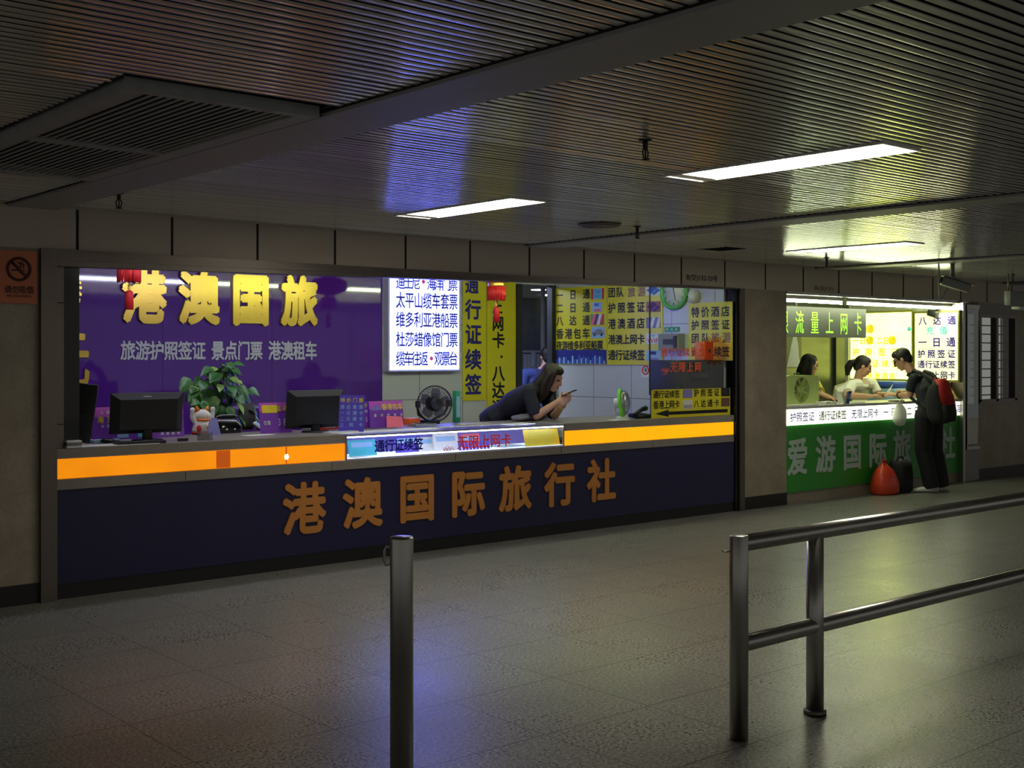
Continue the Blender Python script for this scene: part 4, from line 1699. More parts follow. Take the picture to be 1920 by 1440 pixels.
t = thing('red_box', 'flat red box with pale characters before the second monitor', 'box', p)
b = MB()
b.rbox(p + V((0, .02, .032)), (.17, .05, .062), .004, m_redp)
bd = b.build('box', t)
b = MB()
b.text('港澳通', p + V((-.02, -.006, .034)), (1, 0, 0), (0, 0, 1), .1, .03, m_white, .02)
b.build_rows('lettering', bd)
flat('keyboard', 'white keyboard lying between the second monitor and the dark placard', 'keyboard', onZ(640, 812, ZT) + V((.0, .0, 0)), (.26, .1), m_white, 0, 0, None, .014, m_lblue)

# satin bag, pink sheet, calculator, papers on the glass top
p = onZ(712, 800, ZT)
b = MB()
rings = []
for i in range(9):
    x = -.26 + .065 * i
    r = .035 + .02 * math.sin(i * 1.3) + .02 * math.sin(math.pi * i / 8)
    rings.append((p + V((x, .1 + .015 * math.sin(i * 2.1), r * .8)), V((0, r * 1.3, 0)), V((0, 0, r * .8))))
b.loft(rings, m_redsat, 18)
b.tube([p + V((-.1, .04, .06)), p + V((-.02, .02, .085)), p + V((.08, .03, .05)), p + V((.16, .04, .03))], .012, m_redsat, 8)
tag(b.build('satin_bag'), 'crumpled crimson satin bag lying on the display case before the placards', 'bag')
p = onZ(742, 801, ZT + .003)
b = MB()
b.poly([p + V((-.09, .0, .0)), p + V((.1, .02, .0)), p + V((.1, .05, .085)), p + V((-.06, .05, .095))], m_pink, (0, .003, 0))
tag(b.build('pink_folder'), 'pink paper folder leaning against the satin bag', 'folder')
p = onZ(795, 799, ZT + .002)
t = thing('calculator', 'flat grey calculator lying on the glass top of the display case', 'calculator', p)
b = MB()
b.rbox(p + V((0, 0, .012)), (.2, .13, .022), .005, m_grey, Matrix.Rotation(-.25, 3, 'Z'))
bd = b.build('body', t)
b = MB()
for i in range(6):
    for j in range(3):
        q = Matrix.Rotation(-.25, 3, 'Z') @ V((-.07 + i * .026, -.045 + j * .028, 0))
        b.rbox(p + q + V((0, 0, .025)), (.02, .02, .006), .002, m_dark)
b.build('keys', bd)
flat('price_list', 'large white price list lying under glass at the left of the display case', 'paper', onZ(735, 809, .993), (1.0, .2), m_paper, 0)
flat('leaflet_card', 'yellow and blue leaflet lying on the glass top below the shorter banner', 'leaflet', onZ(890, 795, .993), (.3, .14), m_plyel, .05, 0, None, .002, m_blue)
flat('document', 'white document lying at the right end of the glass top by the leaning woman', 'paper', onZ(972, 796, .993), (.3, .16), m_paper, .2, 0, None, .008)

# fan on the counter
p = onZ(815, 790, ZT)
fy = 8.55
c = onY(815, 757, fy)
t = thing('desk_fan', 'dark wire-caged desk fan in front of the white wall tiles', 'fan', (c.x, fy, ZT))
r = (onY(815, 724, fy).z - onY(815, 791, fy).z) / 2
nrm = V((-.35, -.93, 0)).normalized()
b = MB()
b.ring(c, nrm, r, .006, m_fanblack, 56, 8)
for k in range(5):
    b.ring(c + nrm * (.035 + .004 * k), nrm, r * (.9 - .16 * k), .0016, m_fanblack, 40, 4)
b.build('rim', t)
b = MB()
ax = nrm.orthogonal().normalized()
bx = nrm.cross(ax)
for k in range(72):
    a = 2 * math.pi * k / 72
    dd = ax * math.cos(a) + bx * math.sin(a)
    dt = ax * math.cos(a + .35) + bx * math.sin(a + .35)
    b.tube([c + dd * r, c + dd * r * .85 + nrm * .035, c + dt * r * .3 + nrm * .055], .0014, m_fanblack, 4)
    if k % 2 == 0:
        b.tube([c + dd * r, c + dd * r * .85 - nrm * .04, c + dd * r * .25 - nrm * .05], .0014, m_fanblack, 4)
b.build('cage', t)
b = MB()
b.lathe([(.0, .066), (.05, .064), (.058, .055), (.05, .048)], c, m_fanblack, 28, nrm)
b.build('badge', t)
b = MB()
b.lathe([(.0, -.14), (.05, -.13), (.065, -.08), (.06, -.03), (.03, .02), (.0, .03)], c, m_black, 24, nrm)
b.build('motor', t)
b = MB()
for k in range(5):
    a0 = 2 * math.pi * k / 5
    vs = []
    for i in range(7):
        rr = r * (.18 + .70 * i / 6)
        for j, s in ((0, -1), (1, 1)):
            a = a0 + s * (.2 + .34 * math.sin(math.pi * min(1, i / 6 * .8 + .15))) + .12 * i / 6
            vs.append(c + (ax * math.cos(a) + bx * math.sin(a)) * rr + nrm * (.012 * s))
    b.add(vs, [(2 * i, 2 * i + 1, 2 * i + 3, 2 * i + 2) for i in range(6)], m_fanblade, True)
b.build('blades', t)
b = MB()
b.tube([c + V((-r - .02, .02, 0)), c + V((-r * .9, .05, -r * .6)), c + V((0, .09, -r * 1.02)), c + V((r * .9, .05, -r * .6)), c + V((r + .02, .02, 0))], .010, m_black, 8)
for s in (-1, 1):
    b.rbox(c + V((s * (r + .01), .02, 0)), (.045, .03, .06), .008, m_black)
b.build('bracket', t)
b = MB()
b.rbox(V((c.x, fy + .09, ZT + .02)), (.16, .14, .04), .01, m_black)
b.build('foot', t)
p = onY(856, 790, 8.68)
b = MB()
b.rbox((p.x, 8.68, ZT + .145), (.055, .05, .29), .004, m_grn)
b.box(p.x - .02, p.x + .02, 8.654, 8.655, ZT + .05, ZT + .24, m_lblue)
tag(b.build('green_box'), 'slim green upright carton right behind the desk fan', 'carton')
p = onY(772, 790, 8.64)
b = MB()
b.rbox((p.x, 8.64, ZT + .03), (.12, .1, .06), .006, m_orangeb)
tag(b.build('orange_box'), 'low orange box between the pink folder and the desk fan', 'box')

# pothos on a staff desk behind the counter
b = MB()
b.box(3.0, 6.9, 8.86, 9.4, .72, .75, m_wood)
for x in (3.1, 6.8):
    b.box(x - .03, x + .03, 8.9, 9.36, 0, .72, m_wood)
tag(b.build('staff_desk'), 'low wooden staff desk behind the counter under the potted plant', 'desk')
pc = onY(412, 800, 9.1)
t = thing('potted_pothos', 'bushy green pothos rising between the cat figurine and the note counter', 'potted plant', (pc.x, 9.1, .75))
pz = .75
b = MB()
b.lathe([(.0, .0), (.09, .0), (.12, .2), (.125, .22), (.11, .22), (.0, .2)], (pc.x, 9.1, pz), m_terra, 28)
b.build('pot', t)
leaf, veins, stems = MB(), MB(), MB()
random.seed(21)


def leaf_at(q, d, up, L, mb, mat):
    d = d.normalized()
    sd = d.cross(up).normalized()
    nn = sd.cross(d).normalized()
    prof = [(0, .0), (.06, .26), (.22, .40), (.45, .40), (.7, .26), (.9, .09), (1, 0)]
    vs = []
    for tt, ww in prof:
        dr = -nn * (L * .35 * tt * tt)
        for s in (-1, -.5, 0, .5, 1):
            vs.append(q + d * (L * tt - (L * .1 if tt == 0 and s else 0)) + sd * (s * ww * L) + dr + nn * (abs(s) * ww * L * .28))
    fs = []
    for i in range(len(prof) - 1):
        for j in range(4):
            fs.append((i * 5 + j, i * 5 + j + 1, i * 5 + j + 6, i * 5 + j + 5))
    mb.add(vs, fs, mat, True)


outline = [(455, 690), (432, 705), (404, 688), (385, 715), (370, 730), (362, 720), (372, 755), (385, 775), (400, 735), (415, 712), (425, 740), (410, 765), (435, 762), (450, 750), (460, 735), (440, 722), (430, 690), (412, 690),
           (462, 768), (470, 775), (445, 778), (420, 785), (395, 752), (405, 748), (378, 742), (420, 728), (438, 742), (400, 705), (418, 700), (452, 765)]
for i, (u, v) in enumerate(outline * 5):
    q = onY(u + random.uniform(-11, 11), v + random.uniform(-9, 11), 9.1 + random.uniform(-.12, .12))
    if q.x > onY(447, 720, 9.1).x and q.z > 1.32:
        continue
    o = V((pc.x, 9.1, 1.15))
    d = (q - o)
    d.z = d.z * .3 - .10
    d = d.normalized() + V((random.uniform(-.4, .4), random.uniform(-.7, .1), random.uniform(-.5, .1)))
    up = (V((0, -.6, 1)) + V((random.uniform(-.5, .5), random.uniform(-.5, .3), random.uniform(-.1, .3)))).normalized()
    L = random.uniform(.075, .125)
    leaf_at(q, d, up, L, leaf, m_leafv if i % 9 == 4 else m_leaf)
    if i % 4 == 0:
        stems.tube([V((pc.x + random.uniform(-.05, .05), 9.1 + random.uniform(-.05, .05), pz + .2)), (V((pc.x, 9.1, 1.0)) + q) / 2 + V((0, 0, .03)), q], .0025, m_leaf, 5)
leaf.build('foliage', t)
stems.build('stems', t)

# green and white table fan seen edge-on, dark handset by the arrow board
p = onZ(1165, 786, ZT)
t = thing('small_fan', 'small lime green and white desk fan seen edge-on at the right of the counter', 'fan', p)
nx = V((.60, -.80, 0)).normalized()
c = p + V((0, 0, .155))
b = MB()
b.ring(c, nx + V((0, 0, .12)), .125, .017, m_lime, 40, 10)
b.build('rim', t)
b = MB()
sy = V((-nx.y, nx.x, 0))
m_cage = pane('translucent fan cage', (.8, .82, .8), .25, .4, .3)
b.lathe([(.122, .0), (.118, .035), (.095, .062), (.05, .08), (.0, .085)], c, m_cage, 32, nx)
b.build('cage', t)
b = MB()
b.lathe([(.045, -.07), (.05, -.02), (.04, .02), (.0, .05)], c, m_white, 20, nx)
b.build('motor', t)
b = MB()
b.tube([c - nx * .05, c - nx * .07 + V((0, 0, -.08)), p + V((0, 0, .03)) - nx * .02], .014, m_white, 10)
b.build('stem', t)
b = MB()
b.loft([(p, V((.07, 0, 0)), V((0, .06, 0))), (p + V((0, 0, .02)), V((.06, 0, 0)), V((0, .05, 0))), (p + V((0, 0, .035)), V((.02, 0, 0)), V((0, .02, 0)))], m_white, 24)
b.build('foot', t)
p = onZ(1203, 784, ZT + .004)
t = thing('telephone', 'black telephone handset lying by the edge of the glass panel', 'telephone', p)
b = MB()
b.rbox(p + V((.03, .05, .02)), (.2, .14, .04), .012, m_black, Matrix.Rotation(.1, 3, 'X'))
b.build('base', t)
b = MB()
b.tube([p + V((-.12, -.01, .035)), p + V((-.03, .01, .065)), p + V((.06, .04, .085)), p + V((.12, .06, .09))], [.012, .018, .022, .026], m_black, 10)
b.build('handset', t)
flat('papers', 'loose white papers lying between the small green fan and the glass panel', 'papers', onZ(1198, 790, ZT), (.22, .1), m_paper, .1, 0, None, .006)

# ------------------------------------------------------------------ beyond the window of the left kiosk
y = 13.0
m_fw = M('pale fence paint', (150, 154, 166), .5)
u0, u1 = 950, 1024
t = thing('fence', 'pale barrier fence seen through the window behind the leaning woman', 'fence', (onY(987, 700, y).x, y, 0))
b = MB()
x0, x1 = onY(u0, 680, y).x, onY(u1, 680, y).x
zt, zm, zb = onY(990, 657, y).z, onY(990, 664, y).z, onY(990, 698, y).z
b.box(x0, x1, y - .02, y + .02, zt - .03, zt, m_fw)
b.box(x0, x1, y - .02, y + .02, zb - .04, zb, m_fw)
for k in range(4):
    x = x0 + (x1 - x0) * k / 3
    b.box(x - .025, x + .025, y - .025, y + .025, 0, zt, m_fw)
b.build('rails', t)
for k in range(12):
    x = x0 + .03 + (x1 - x0 - .06) * k / 11
    b = MB()
    b.box(x - .022, x + .022, y - .012, y + .012, zb - .03, zm, m_fw)
    b.build('picket', t)
q = onY(1018, 600, 13.4)
b = MB()
b.cyl((q.x, 13.4, 0), (q.x, 13.4, 2.615), .035, m_fw, None, 16)
tag(b.build('pole'), 'slim pale pole seen through the window behind the leaning woman', 'pole')
for (u, v), lab in (((1027, 553), 'small lit ceiling spot seen through the window, right one'), ((1010, 543), 'small lit ceiling spot seen through the window, left fainter one')):
    q = onZ(u, v, 2.62)
    b = MB()
    b.lathe([(.0, -.01), (.11, -.01), (.12, 0)], q, M('far lamp', (255, 255, 255), .5, emit=(24 if u > 1020 else 5)), 24)
    tag(b.build('ceiling_spot'), lab, 'ceiling light')

b = MB()
b.box(6.6, 9.6, 11.3, 11.6, 2.59, 2.62, M('added far fill lamp', (255, 255, 255), .5, emit=30, ecol=(206, 216, 255)))  # added lamp bar, hidden by the fascia, brightens the view through the window
tag(b.build('ceiling_light'), 'long added lamp, out of view, brightening the hall beyond the window, above the person in blue', 'ceiling light')

# ------------------------------------------------------------------ right kiosk
t = thing('service_counter', 'bright green service counter with a lit white strip and grey characters', 'counter', ((G0 + G1) / 2, YW + .2, 0))
ZG = 1.052
b = MB()
b.box(G0, G1 - .005, YW + .012, YW + .05, .12, .844, m_green)
b.build('front_panel', t)
b = MB()
b.box(G0, G1 - .005, YW + .03, YW + .06, 0, .12, m_pillar)
b.build('plinth', t)
b = MB()
b.box(G0, G1 - .005, YW - .004, YW + .03, .847, 1.018, m_strip2)
b.build('light_strip', t)
b = MB()
b.box(G0, G1 - .005, YW - .012, YW + .46, 1.021, ZG, m_white)
b.build('worktop', t)
b = MB()
b.box(G0, G1 - .02, YW + .06, YW + .44, 0, 1.021, m_white)
b.build('body', t)
b = MB()
r0, r1 = onY(1478, 850, YW), onY(1791, 850, YW)
b.text('爱游国际旅行社', V(((r0.x + r1.x) / 2, YW + .011, .507)), (1, 0, 0), (0, 0, 1), r1.x - r0.x, .387, m_gletter, .028, .35, .006)
for st, ua, ub, m in (('护照签证', 1481, 1526, m_pviol), ('通行证续签', 1535, 1586, m_ink), ('无限上网卡', 1596, 1646, m_pviol), ('一日通', 1656, 1692, m_ink), ('二日通', 1700, 1735, m_ink), ('港澳酒店', 1746, 1800, m_pviol)):
    xa, xb = onY(ua, 780, YW).x, onY(ub, 780, YW).x
    b.text(st, V(((xa + xb) / 2, YW - .006, .935)), (1, 0, 0), (0, 0, 1), xb - xa, .10, m, .018)
b.build_rows('lettering', t)

PL = Plane('y', 8.35)
t = thing('led_sign', 'grey box sign with glowing green characters hanging in the green shop', 'sign', PL.pt(1540, 632))
c, wd, h = PL.rect(1440, 1624, 576, 632)
b = MB()
PL.panel(b, 1440, 1624, 576, 632, m_ledbox, -.10)
bd = b.build('box', t)
b = MB()
PL.row(b, '限流量上网卡', 1462, 1615, 584, 626, m_led, .0, .003, .152)
b.build_rows('lettering', bd)
for u in (1500, 1600):
    q = PL.pt(u, 576)
    b = MB()
    b.cyl((q.x, 8.40, q.z), (q.x, 8.40, 2.56), .01, m_grey)
    b.build('hanger', t)
for k, (u0, u1) in enumerate(((1440, 1577), (1586, 1788))):
    yy = 8.07
    a, c = onY(u0, 565, yy), onY(u1, 575, yy)
    tube_lamp(a.x, c.x, yy, 2.205, m_tubeG, ['left bright tube under the header of the green shop', 'right bright tube under the header of the green shop'][k], 'tubes in the green shop', 2.56)


def lit_sign(label, u0, u1, v0, v1, face, rows, extra, group):
    t = thing('light_box', label, 'light box', GR.pt((u0 + u1) / 2, v1), group)
    b = MB()
    GR.panel(b, u0, u1, v0, v1, m_goldm if 0 else M('olive frame', (140, 140, 70), .4), .06)
    b.build('case', t)
    b = MB()
    dv = (v1 - v0) * .03
    GR.panel(b, u0 + 2.5, u1 - 2.5, v0 + dv, v1 - dv, face, .004, .06)
    bd = b.build('face', t)
    b = MB()
    for st, a, c, e, f, m in rows:
        GR.row(b, st, a, c, e, f, m, .03, .066)
    for u, v, r, m in extra:
        b.lathe([(r, 0), (0, .0003)], GR.pt(u, v) + GR.n * .065, m, 16, GR.n)
    b.build_rows('lettering', bd)


m_ydot = M('yellow highlight', (255, 230, 60), .5, emit=1.0, ecol=(255, 232, 60))
lit_sign('overexposed pale yellow lit menu board behind the man and woman', 1597, 1716, 583, 714, m_pyel,
         [('八达通', 1612, 1642, 610, 623, m_pink_y), ('一日通', 1604, 1642, 632, 645, m_pink_y), ('二日通', 1649, 1684, 632, 645, m_pink_y), ('护照签证', 1604, 1690, 653, 667, m_pink_y), ('通行证续签', 1604, 1690, 675, 688, m_pink_y), ('港澳酒店', 1630, 1683, 699, 710, m_pink_y)],
         [(1637, 617, .06, m_ydot), (1636, 638, .06, m_ydot), (1678, 638, .06, m_ydot), (1710, 617, .03, m_cyan)], 'lit boards in the green shop')
lit_sign('lit yellow and white menu board with violet characters near the door of the green shop', 1718, 1803, 583, 716, m_pyel2,
         [('八达通', 1728, 1797, 593, 609, m_pviol), ('充值', 1742, 1781, 612, 627, m_cyan), ('一日通', 1727, 1796, 633, 650, m_pviol), ('护照签证', 1726, 1796, 656, 671, m_pviol), ('通行证续签', 1726, 1796, 676, 690, m_pviol), ('港澳上网卡', 1726, 1796, 696, 710, m_pviol)],
         [], 'lit boards in the green shop')
p = GR.pt(1781, 588)
t = thing('spotlight', 'small dark spotlight box at the top right of the violet lettered board', 'spotlight', p)
b = MB()
b.rbox(p + V((-.16, .14, 0)), (.1, .12, .08), .01, m_black, Matrix.Rotation(.3, 3, 'X'))
b.build('head', t)
b = MB()
b.cyl(p + V((-.16, .14, .03)), V((p.x - .05, p.y, p.z + .09)), .01, m_black)
b.cyl(V((p.x - .05, p.y, p.z + .09)), V((G1 + .015, p.y, p.z + .09)), .01, m_black)
b.build('arm', t)

t = thing('wall_picture', 'pale violet tower picture on the dark back wall above the box fan', 'picture', PG.pt(1490, 690))
b = MB()
PG.panel(b, 1470, 1502, 628, 690, m_dark, .006)
b.build('backing', t)
b = MB()
q = [PG.pt(u, v) + V((0, -.008, 0)) for u, v in ((1474, 688), (1500, 688), (1497, 665), (1496, 648), (1493, 632), (1491, 622), (1488, 622), (1486, 632), (1482, 650), (1479, 666))]
b.poly(q, M('violet tower print', (150, 150, 190), .5), (0, .002, 0))
b.build('print', t)

# box fan at the left of the green counter
fy = 8.17
c = onY(1494, 731, fy)
t = thing('box_fan', 'pale green box fan at the left end of the green counter', 'fan', (c.x, fy, ZG))
hw = (onY(1526, 733, fy).x - c.x)
hz = c.z - ZG - .002
b = MB()
n = 40
hole = min(hw * .78, hz * .86)
outer = []
for i in range(n):
    a = 2 * math.pi * i / n
    x, z = math.cos(a), math.sin(a)
    k = (abs(x) ** 8 + abs(z) ** 8) ** (-1 / 8)
    outer.append((x * k * hw, z * k * hz))
vs = []
for yy in (-.07, .07):
    vs += [V((c.x + x, fy + yy, c.z + z)) for x, z in outer]
    vs += [V((c.x + hole * math.cos(2 * math.pi * i / n), fy + yy, c.z + hole * math.sin(2 * math.pi * i / n))) for i in range(n)]
fs = []
for i in range(n):
    j = (i + 1) % n
    fs += [(i, j, n + j, n + i), (2 * n + i, 3 * n + i, 3 * n + j, 2 * n + j), (i, 2 * n + i, 2 * n + j, j), (n + i, n + j, 3 * n + j, 3 * n + i)]
b.add(vs, fs, m_fangreen)
b.build('casing', t)
b = MB()
b.lathe([(.0, .06), (.05, .06), (.055, .04)], c, m_fangreen, 20, (0, -1, 0))
b.build('hub', t)
b = MB()
for k in range(5):
    a = 2 * math.pi * k / 5 + .6
    pts = [c + V((math.cos(a + s) * r_, dy, math.sin(a + s) * r_)) for r_, s, dy in ((.05, -.25, .0), (hole * .93, -.2, .01), (hole * .93, .5, -.03), (.05, .4, -.02))]
    b.poly(pts, m_fangreen, (0, .004, 0))
b.build('blades', t)
b = MB()
for k in range(8):
    b.ring(c + V((0, -.066, 0)), (0, 1, 0), hole * (.3 + .1 * k), .002, m_fangreen, 36, 4)
for k in range(4):
    a = math.pi * k / 4 + .4
    dd = V((math.cos(a), 0, math.sin(a)))
    b.cyl(c + V((0, -.066, 0)) - dd * hole, c + V((0, -.066, 0)) + dd * hole, .003, m_fangreen, None, 5)
b.build('grille', t)
b = MB()
b.box(c.x - hole, c.x + hole, fy + .06, fy + .064, c.z - hole, c.z + hole, m_dark)
b.build('back_grille', t)
b = MB()
b.tube([(c.x - .05, fy, c.z + hz), (c.x - .04, fy, c.z + hz + .02), (c.x + .04, fy, c.z + hz + .02), (c.x + .05, fy, c.z + hz)], .007, m_dark)
b.build('handle', t)
ZGc = ZG + .001
flat('booklet', 'thick pale booklet lying right of the box fan on the green counter', 'booklet', onZ(1556, 758, ZGc) + V((0, .05, 0)), (.24, .14), m_paper, .1, 0, None, .03)
flat('papers', 'long white papers along the front edge of the green counter', 'papers', onZ(1545, 762, ZGc) + V((0, .0, 0)), (.5, .09), m_paper, 0, 0, None, .012)
flat('papers', 'white papers lying between the seller in white and the customer', 'papers', onZ(1640, 757, ZGc) + V((0, .02, 0)), (.24, .12), m_paper, -.2, 0, None, .01)
p = onZ(1604, 758, ZGc) + V((0, .12, 0))
b = MB()
R = Matrix.Rotation(.25, 3, 'X')
b.box(-.05, .05, -.002, .002, 0, .15, m_white, R, p)
b.box(-.012, .05, -.003, -.002, .005, .15, m_blue, R, p + V((0, 0, .001)))
b.box(-.0, .045, -.0035, -.003, .06, .12, m_lblue, R, p + V((0, 0, .001)))
b.box(-.05, .05, -.002, .002, 0, .14, m_white, Matrix.Rotation(-.25, 3, 'X'), p + V((0, .07, 0)))
tag(b.build('desk_calendar'), 'small blue and white desk calendar before the seller in white', 'calendar')
flat('tray', 'flat black tray on the green counter before the customer', 'tray', onZ(1696, 753, ZGc) + V((0, .0, 0)), (.2, .09), m_black, 0, 0, None, .012)
p = onX(1666, 724, G1 - .35)
t = thing('folded_stack', 'stack of pale blue folded bundles under the overexposed board', 'stack', (p.x, p.y, 1.0))
for k, m in enumerate((m_lblue, m_lblue, m_blue)):
    b = MB()
    b.rbox((p.x, p.y, 1.05 + k * .09), (.34, .46 - .04 * k, .085), .03, m)
    b.build('bundle', t)
b = MB()
b.box(G1 - .62, G1 + .005, 8.52, 9.5, .0, 1.0, m_white)
tag(b.build('side_cabinet'), 'white side cabinet under the lit boards in the green shop', 'cabinet')
p = onX(1783, 735, G1 - .1)
b = MB()
b.poly([(G1 - .09, p.y + .14, ZG + .001), (G1 - .09, p.y - .1, ZG + .001), (G1 - .09, p.y + .1, ZG + .28)], m_wood, (-.02, 0, 0))
tag(b.build('wedge_board'), 'pale wooden triangular board leaning under the violet lettered board', 'board')

# open glass door leaf beside the green shop
xa, xb = onY(1812, 700, YW - .03).x, onY(1834, 700, YW - .03).x
t = thing('glass_door', 'open greenish glass door leaf folded against the wall right of the green shop', 'glass door', ((xa + xb) / 2, YW - .04, .40))
b = MB()
b.box(xa, xb, YW - .034, YW - .026, .44, 2.2, m_glassg)
b.build('pane', t)
b = MB()
b.box(xa - .01, xb + .01, YW - .045, YW - .015, .40, .44, m_steelx)
b.box(xa - .01, xb + .01, YW - .045, YW - .015, 2.2, 2.25, m_steelx)
b.box(xa - .005, xa + .015, YW - .045, YW - .015, .44, 2.2, m_steel)
b.build('rails', t)
b = MB()
b.box(xa + .02, xb - .02, YW - .037, YW - .0345, .47, .80, m_paper)
b.build('frosted_band', t)

# ------------------------------------------------------------------ people
SC = 1.05


def head_axes(f):
    f = V(f).normalized()
    r = f.cross(V((0, 0, 1))).normalized()
    u = r.cross(f)
    return f, r, u


def add_head(b, c, f, mat):
    f, r, u = head_axes(f)

    def P(x, y, z):
        return V(c) + (r * x + f * y + u * z) * SC
    Rm = Matrix((r, f, u)).transposed()
    b.sph(P(0, -.012, .032), (.074 * SC, .093 * SC, .082 * SC), mat, 20, Rm)
    b.sph(P(0, .025, -.03), (.062 * SC, .064 * SC, .085 * SC), mat, 18, Rm)
    b.sph(P(0, .062, -.092), (.026 * SC, .024 * SC, .022 * SC), mat, 12, Rm)
    b.sph(P(0, .083, .035), (.05 * SC, .014 * SC, .012 * SC), mat, 12, Rm)
    b.chain([P(0, .088, .022), P(0, .104, -.012), P(0, .108, -.026)], [.009 * SC, .012 * SC, .013 * SC], mat, 8)
    for s in (-1, 1):
        b.sph(P(s * .012, .096, -.028), .009 * SC, mat, 8)
        b.sph(P(s * .042, .06, -.02), (.024 * SC, .022 * SC, .024 * SC), mat, 10)
        b.sph(P(s * .076, -.008, -.006), (.010 * SC, .022 * SC, .033 * SC), mat, 12, Rm)
    b.sph(P(0, .086, -.055), (.026 * SC, .012 * SC, .008 * SC), mat, 10, Rm)
    b.sph(P(0, .084, -.068), (.022 * SC, .012 * SC, .008 * SC), mat, 10, Rm)
    return P, Rm


def add_hand(b, wr, d, pn, th, mat, curl=.5):
    """wrist, hand direction, palm normal (towards which the fingers close), thumb side"""
    d = V(d).normalized()
    pn = (V(pn) - d * V(pn).dot(d)).normalized()
    sd = d.cross(pn)
    if sd.dot(V(th)) < 0:
        sd = -sd
    s = SC
    wr = V(wr)
    b.loft([(wr, sd * .026 * s, pn * .019 * s), (wr + d * .03 * s, sd * .034 * s, pn * .018 * s), (wr + d * .075 * s, sd * .041 * s, pn * .014 * s), (wr + d * .09 * s, sd * .038 * s, pn * .010 * s)], mat, 14)
    for k, ln in enumerate((.070, .078, .073, .057)):
        o = wr + d * (.084 - .004 * abs(k - 1)) * s + sd * (.030 - .020 * k) * s
        a = curl * (.8 + .12 * k)
        p1 = o + (d * math.cos(a) + pn * math.sin(a)) * ln * .42 * s
        p2 = p1 + (d * math.cos(a * 2.0) + pn * math.sin(a * 2.0)) * ln * .33 * s
        p3 = p2 + (d * math.cos(a * 2.7) + pn * math.sin(a * 2.7)) * ln * .25 * s
        b.chain([o, p1, p2, p3], [.0095 * s, .0088 * s, .0080 * s, .0070 * s], mat, 8)
    o = wr + d * .028 * s + sd * .026 * s
    p1 = o + (d * .6 + sd * .7 + pn * .35).normalized() * .036 * s
    p2 = p1 + (d * .85 + sd * .25 + pn * .5).normalized() * .030 * s
    p3 = p2 + (d * .9 + sd * -.05 + pn * .5).normalized() * .022 * s
    b.chain([o, p1, p2, p3], [.0125 * s, .011 * s, .0095 * s, .008 * s], mat, 8)


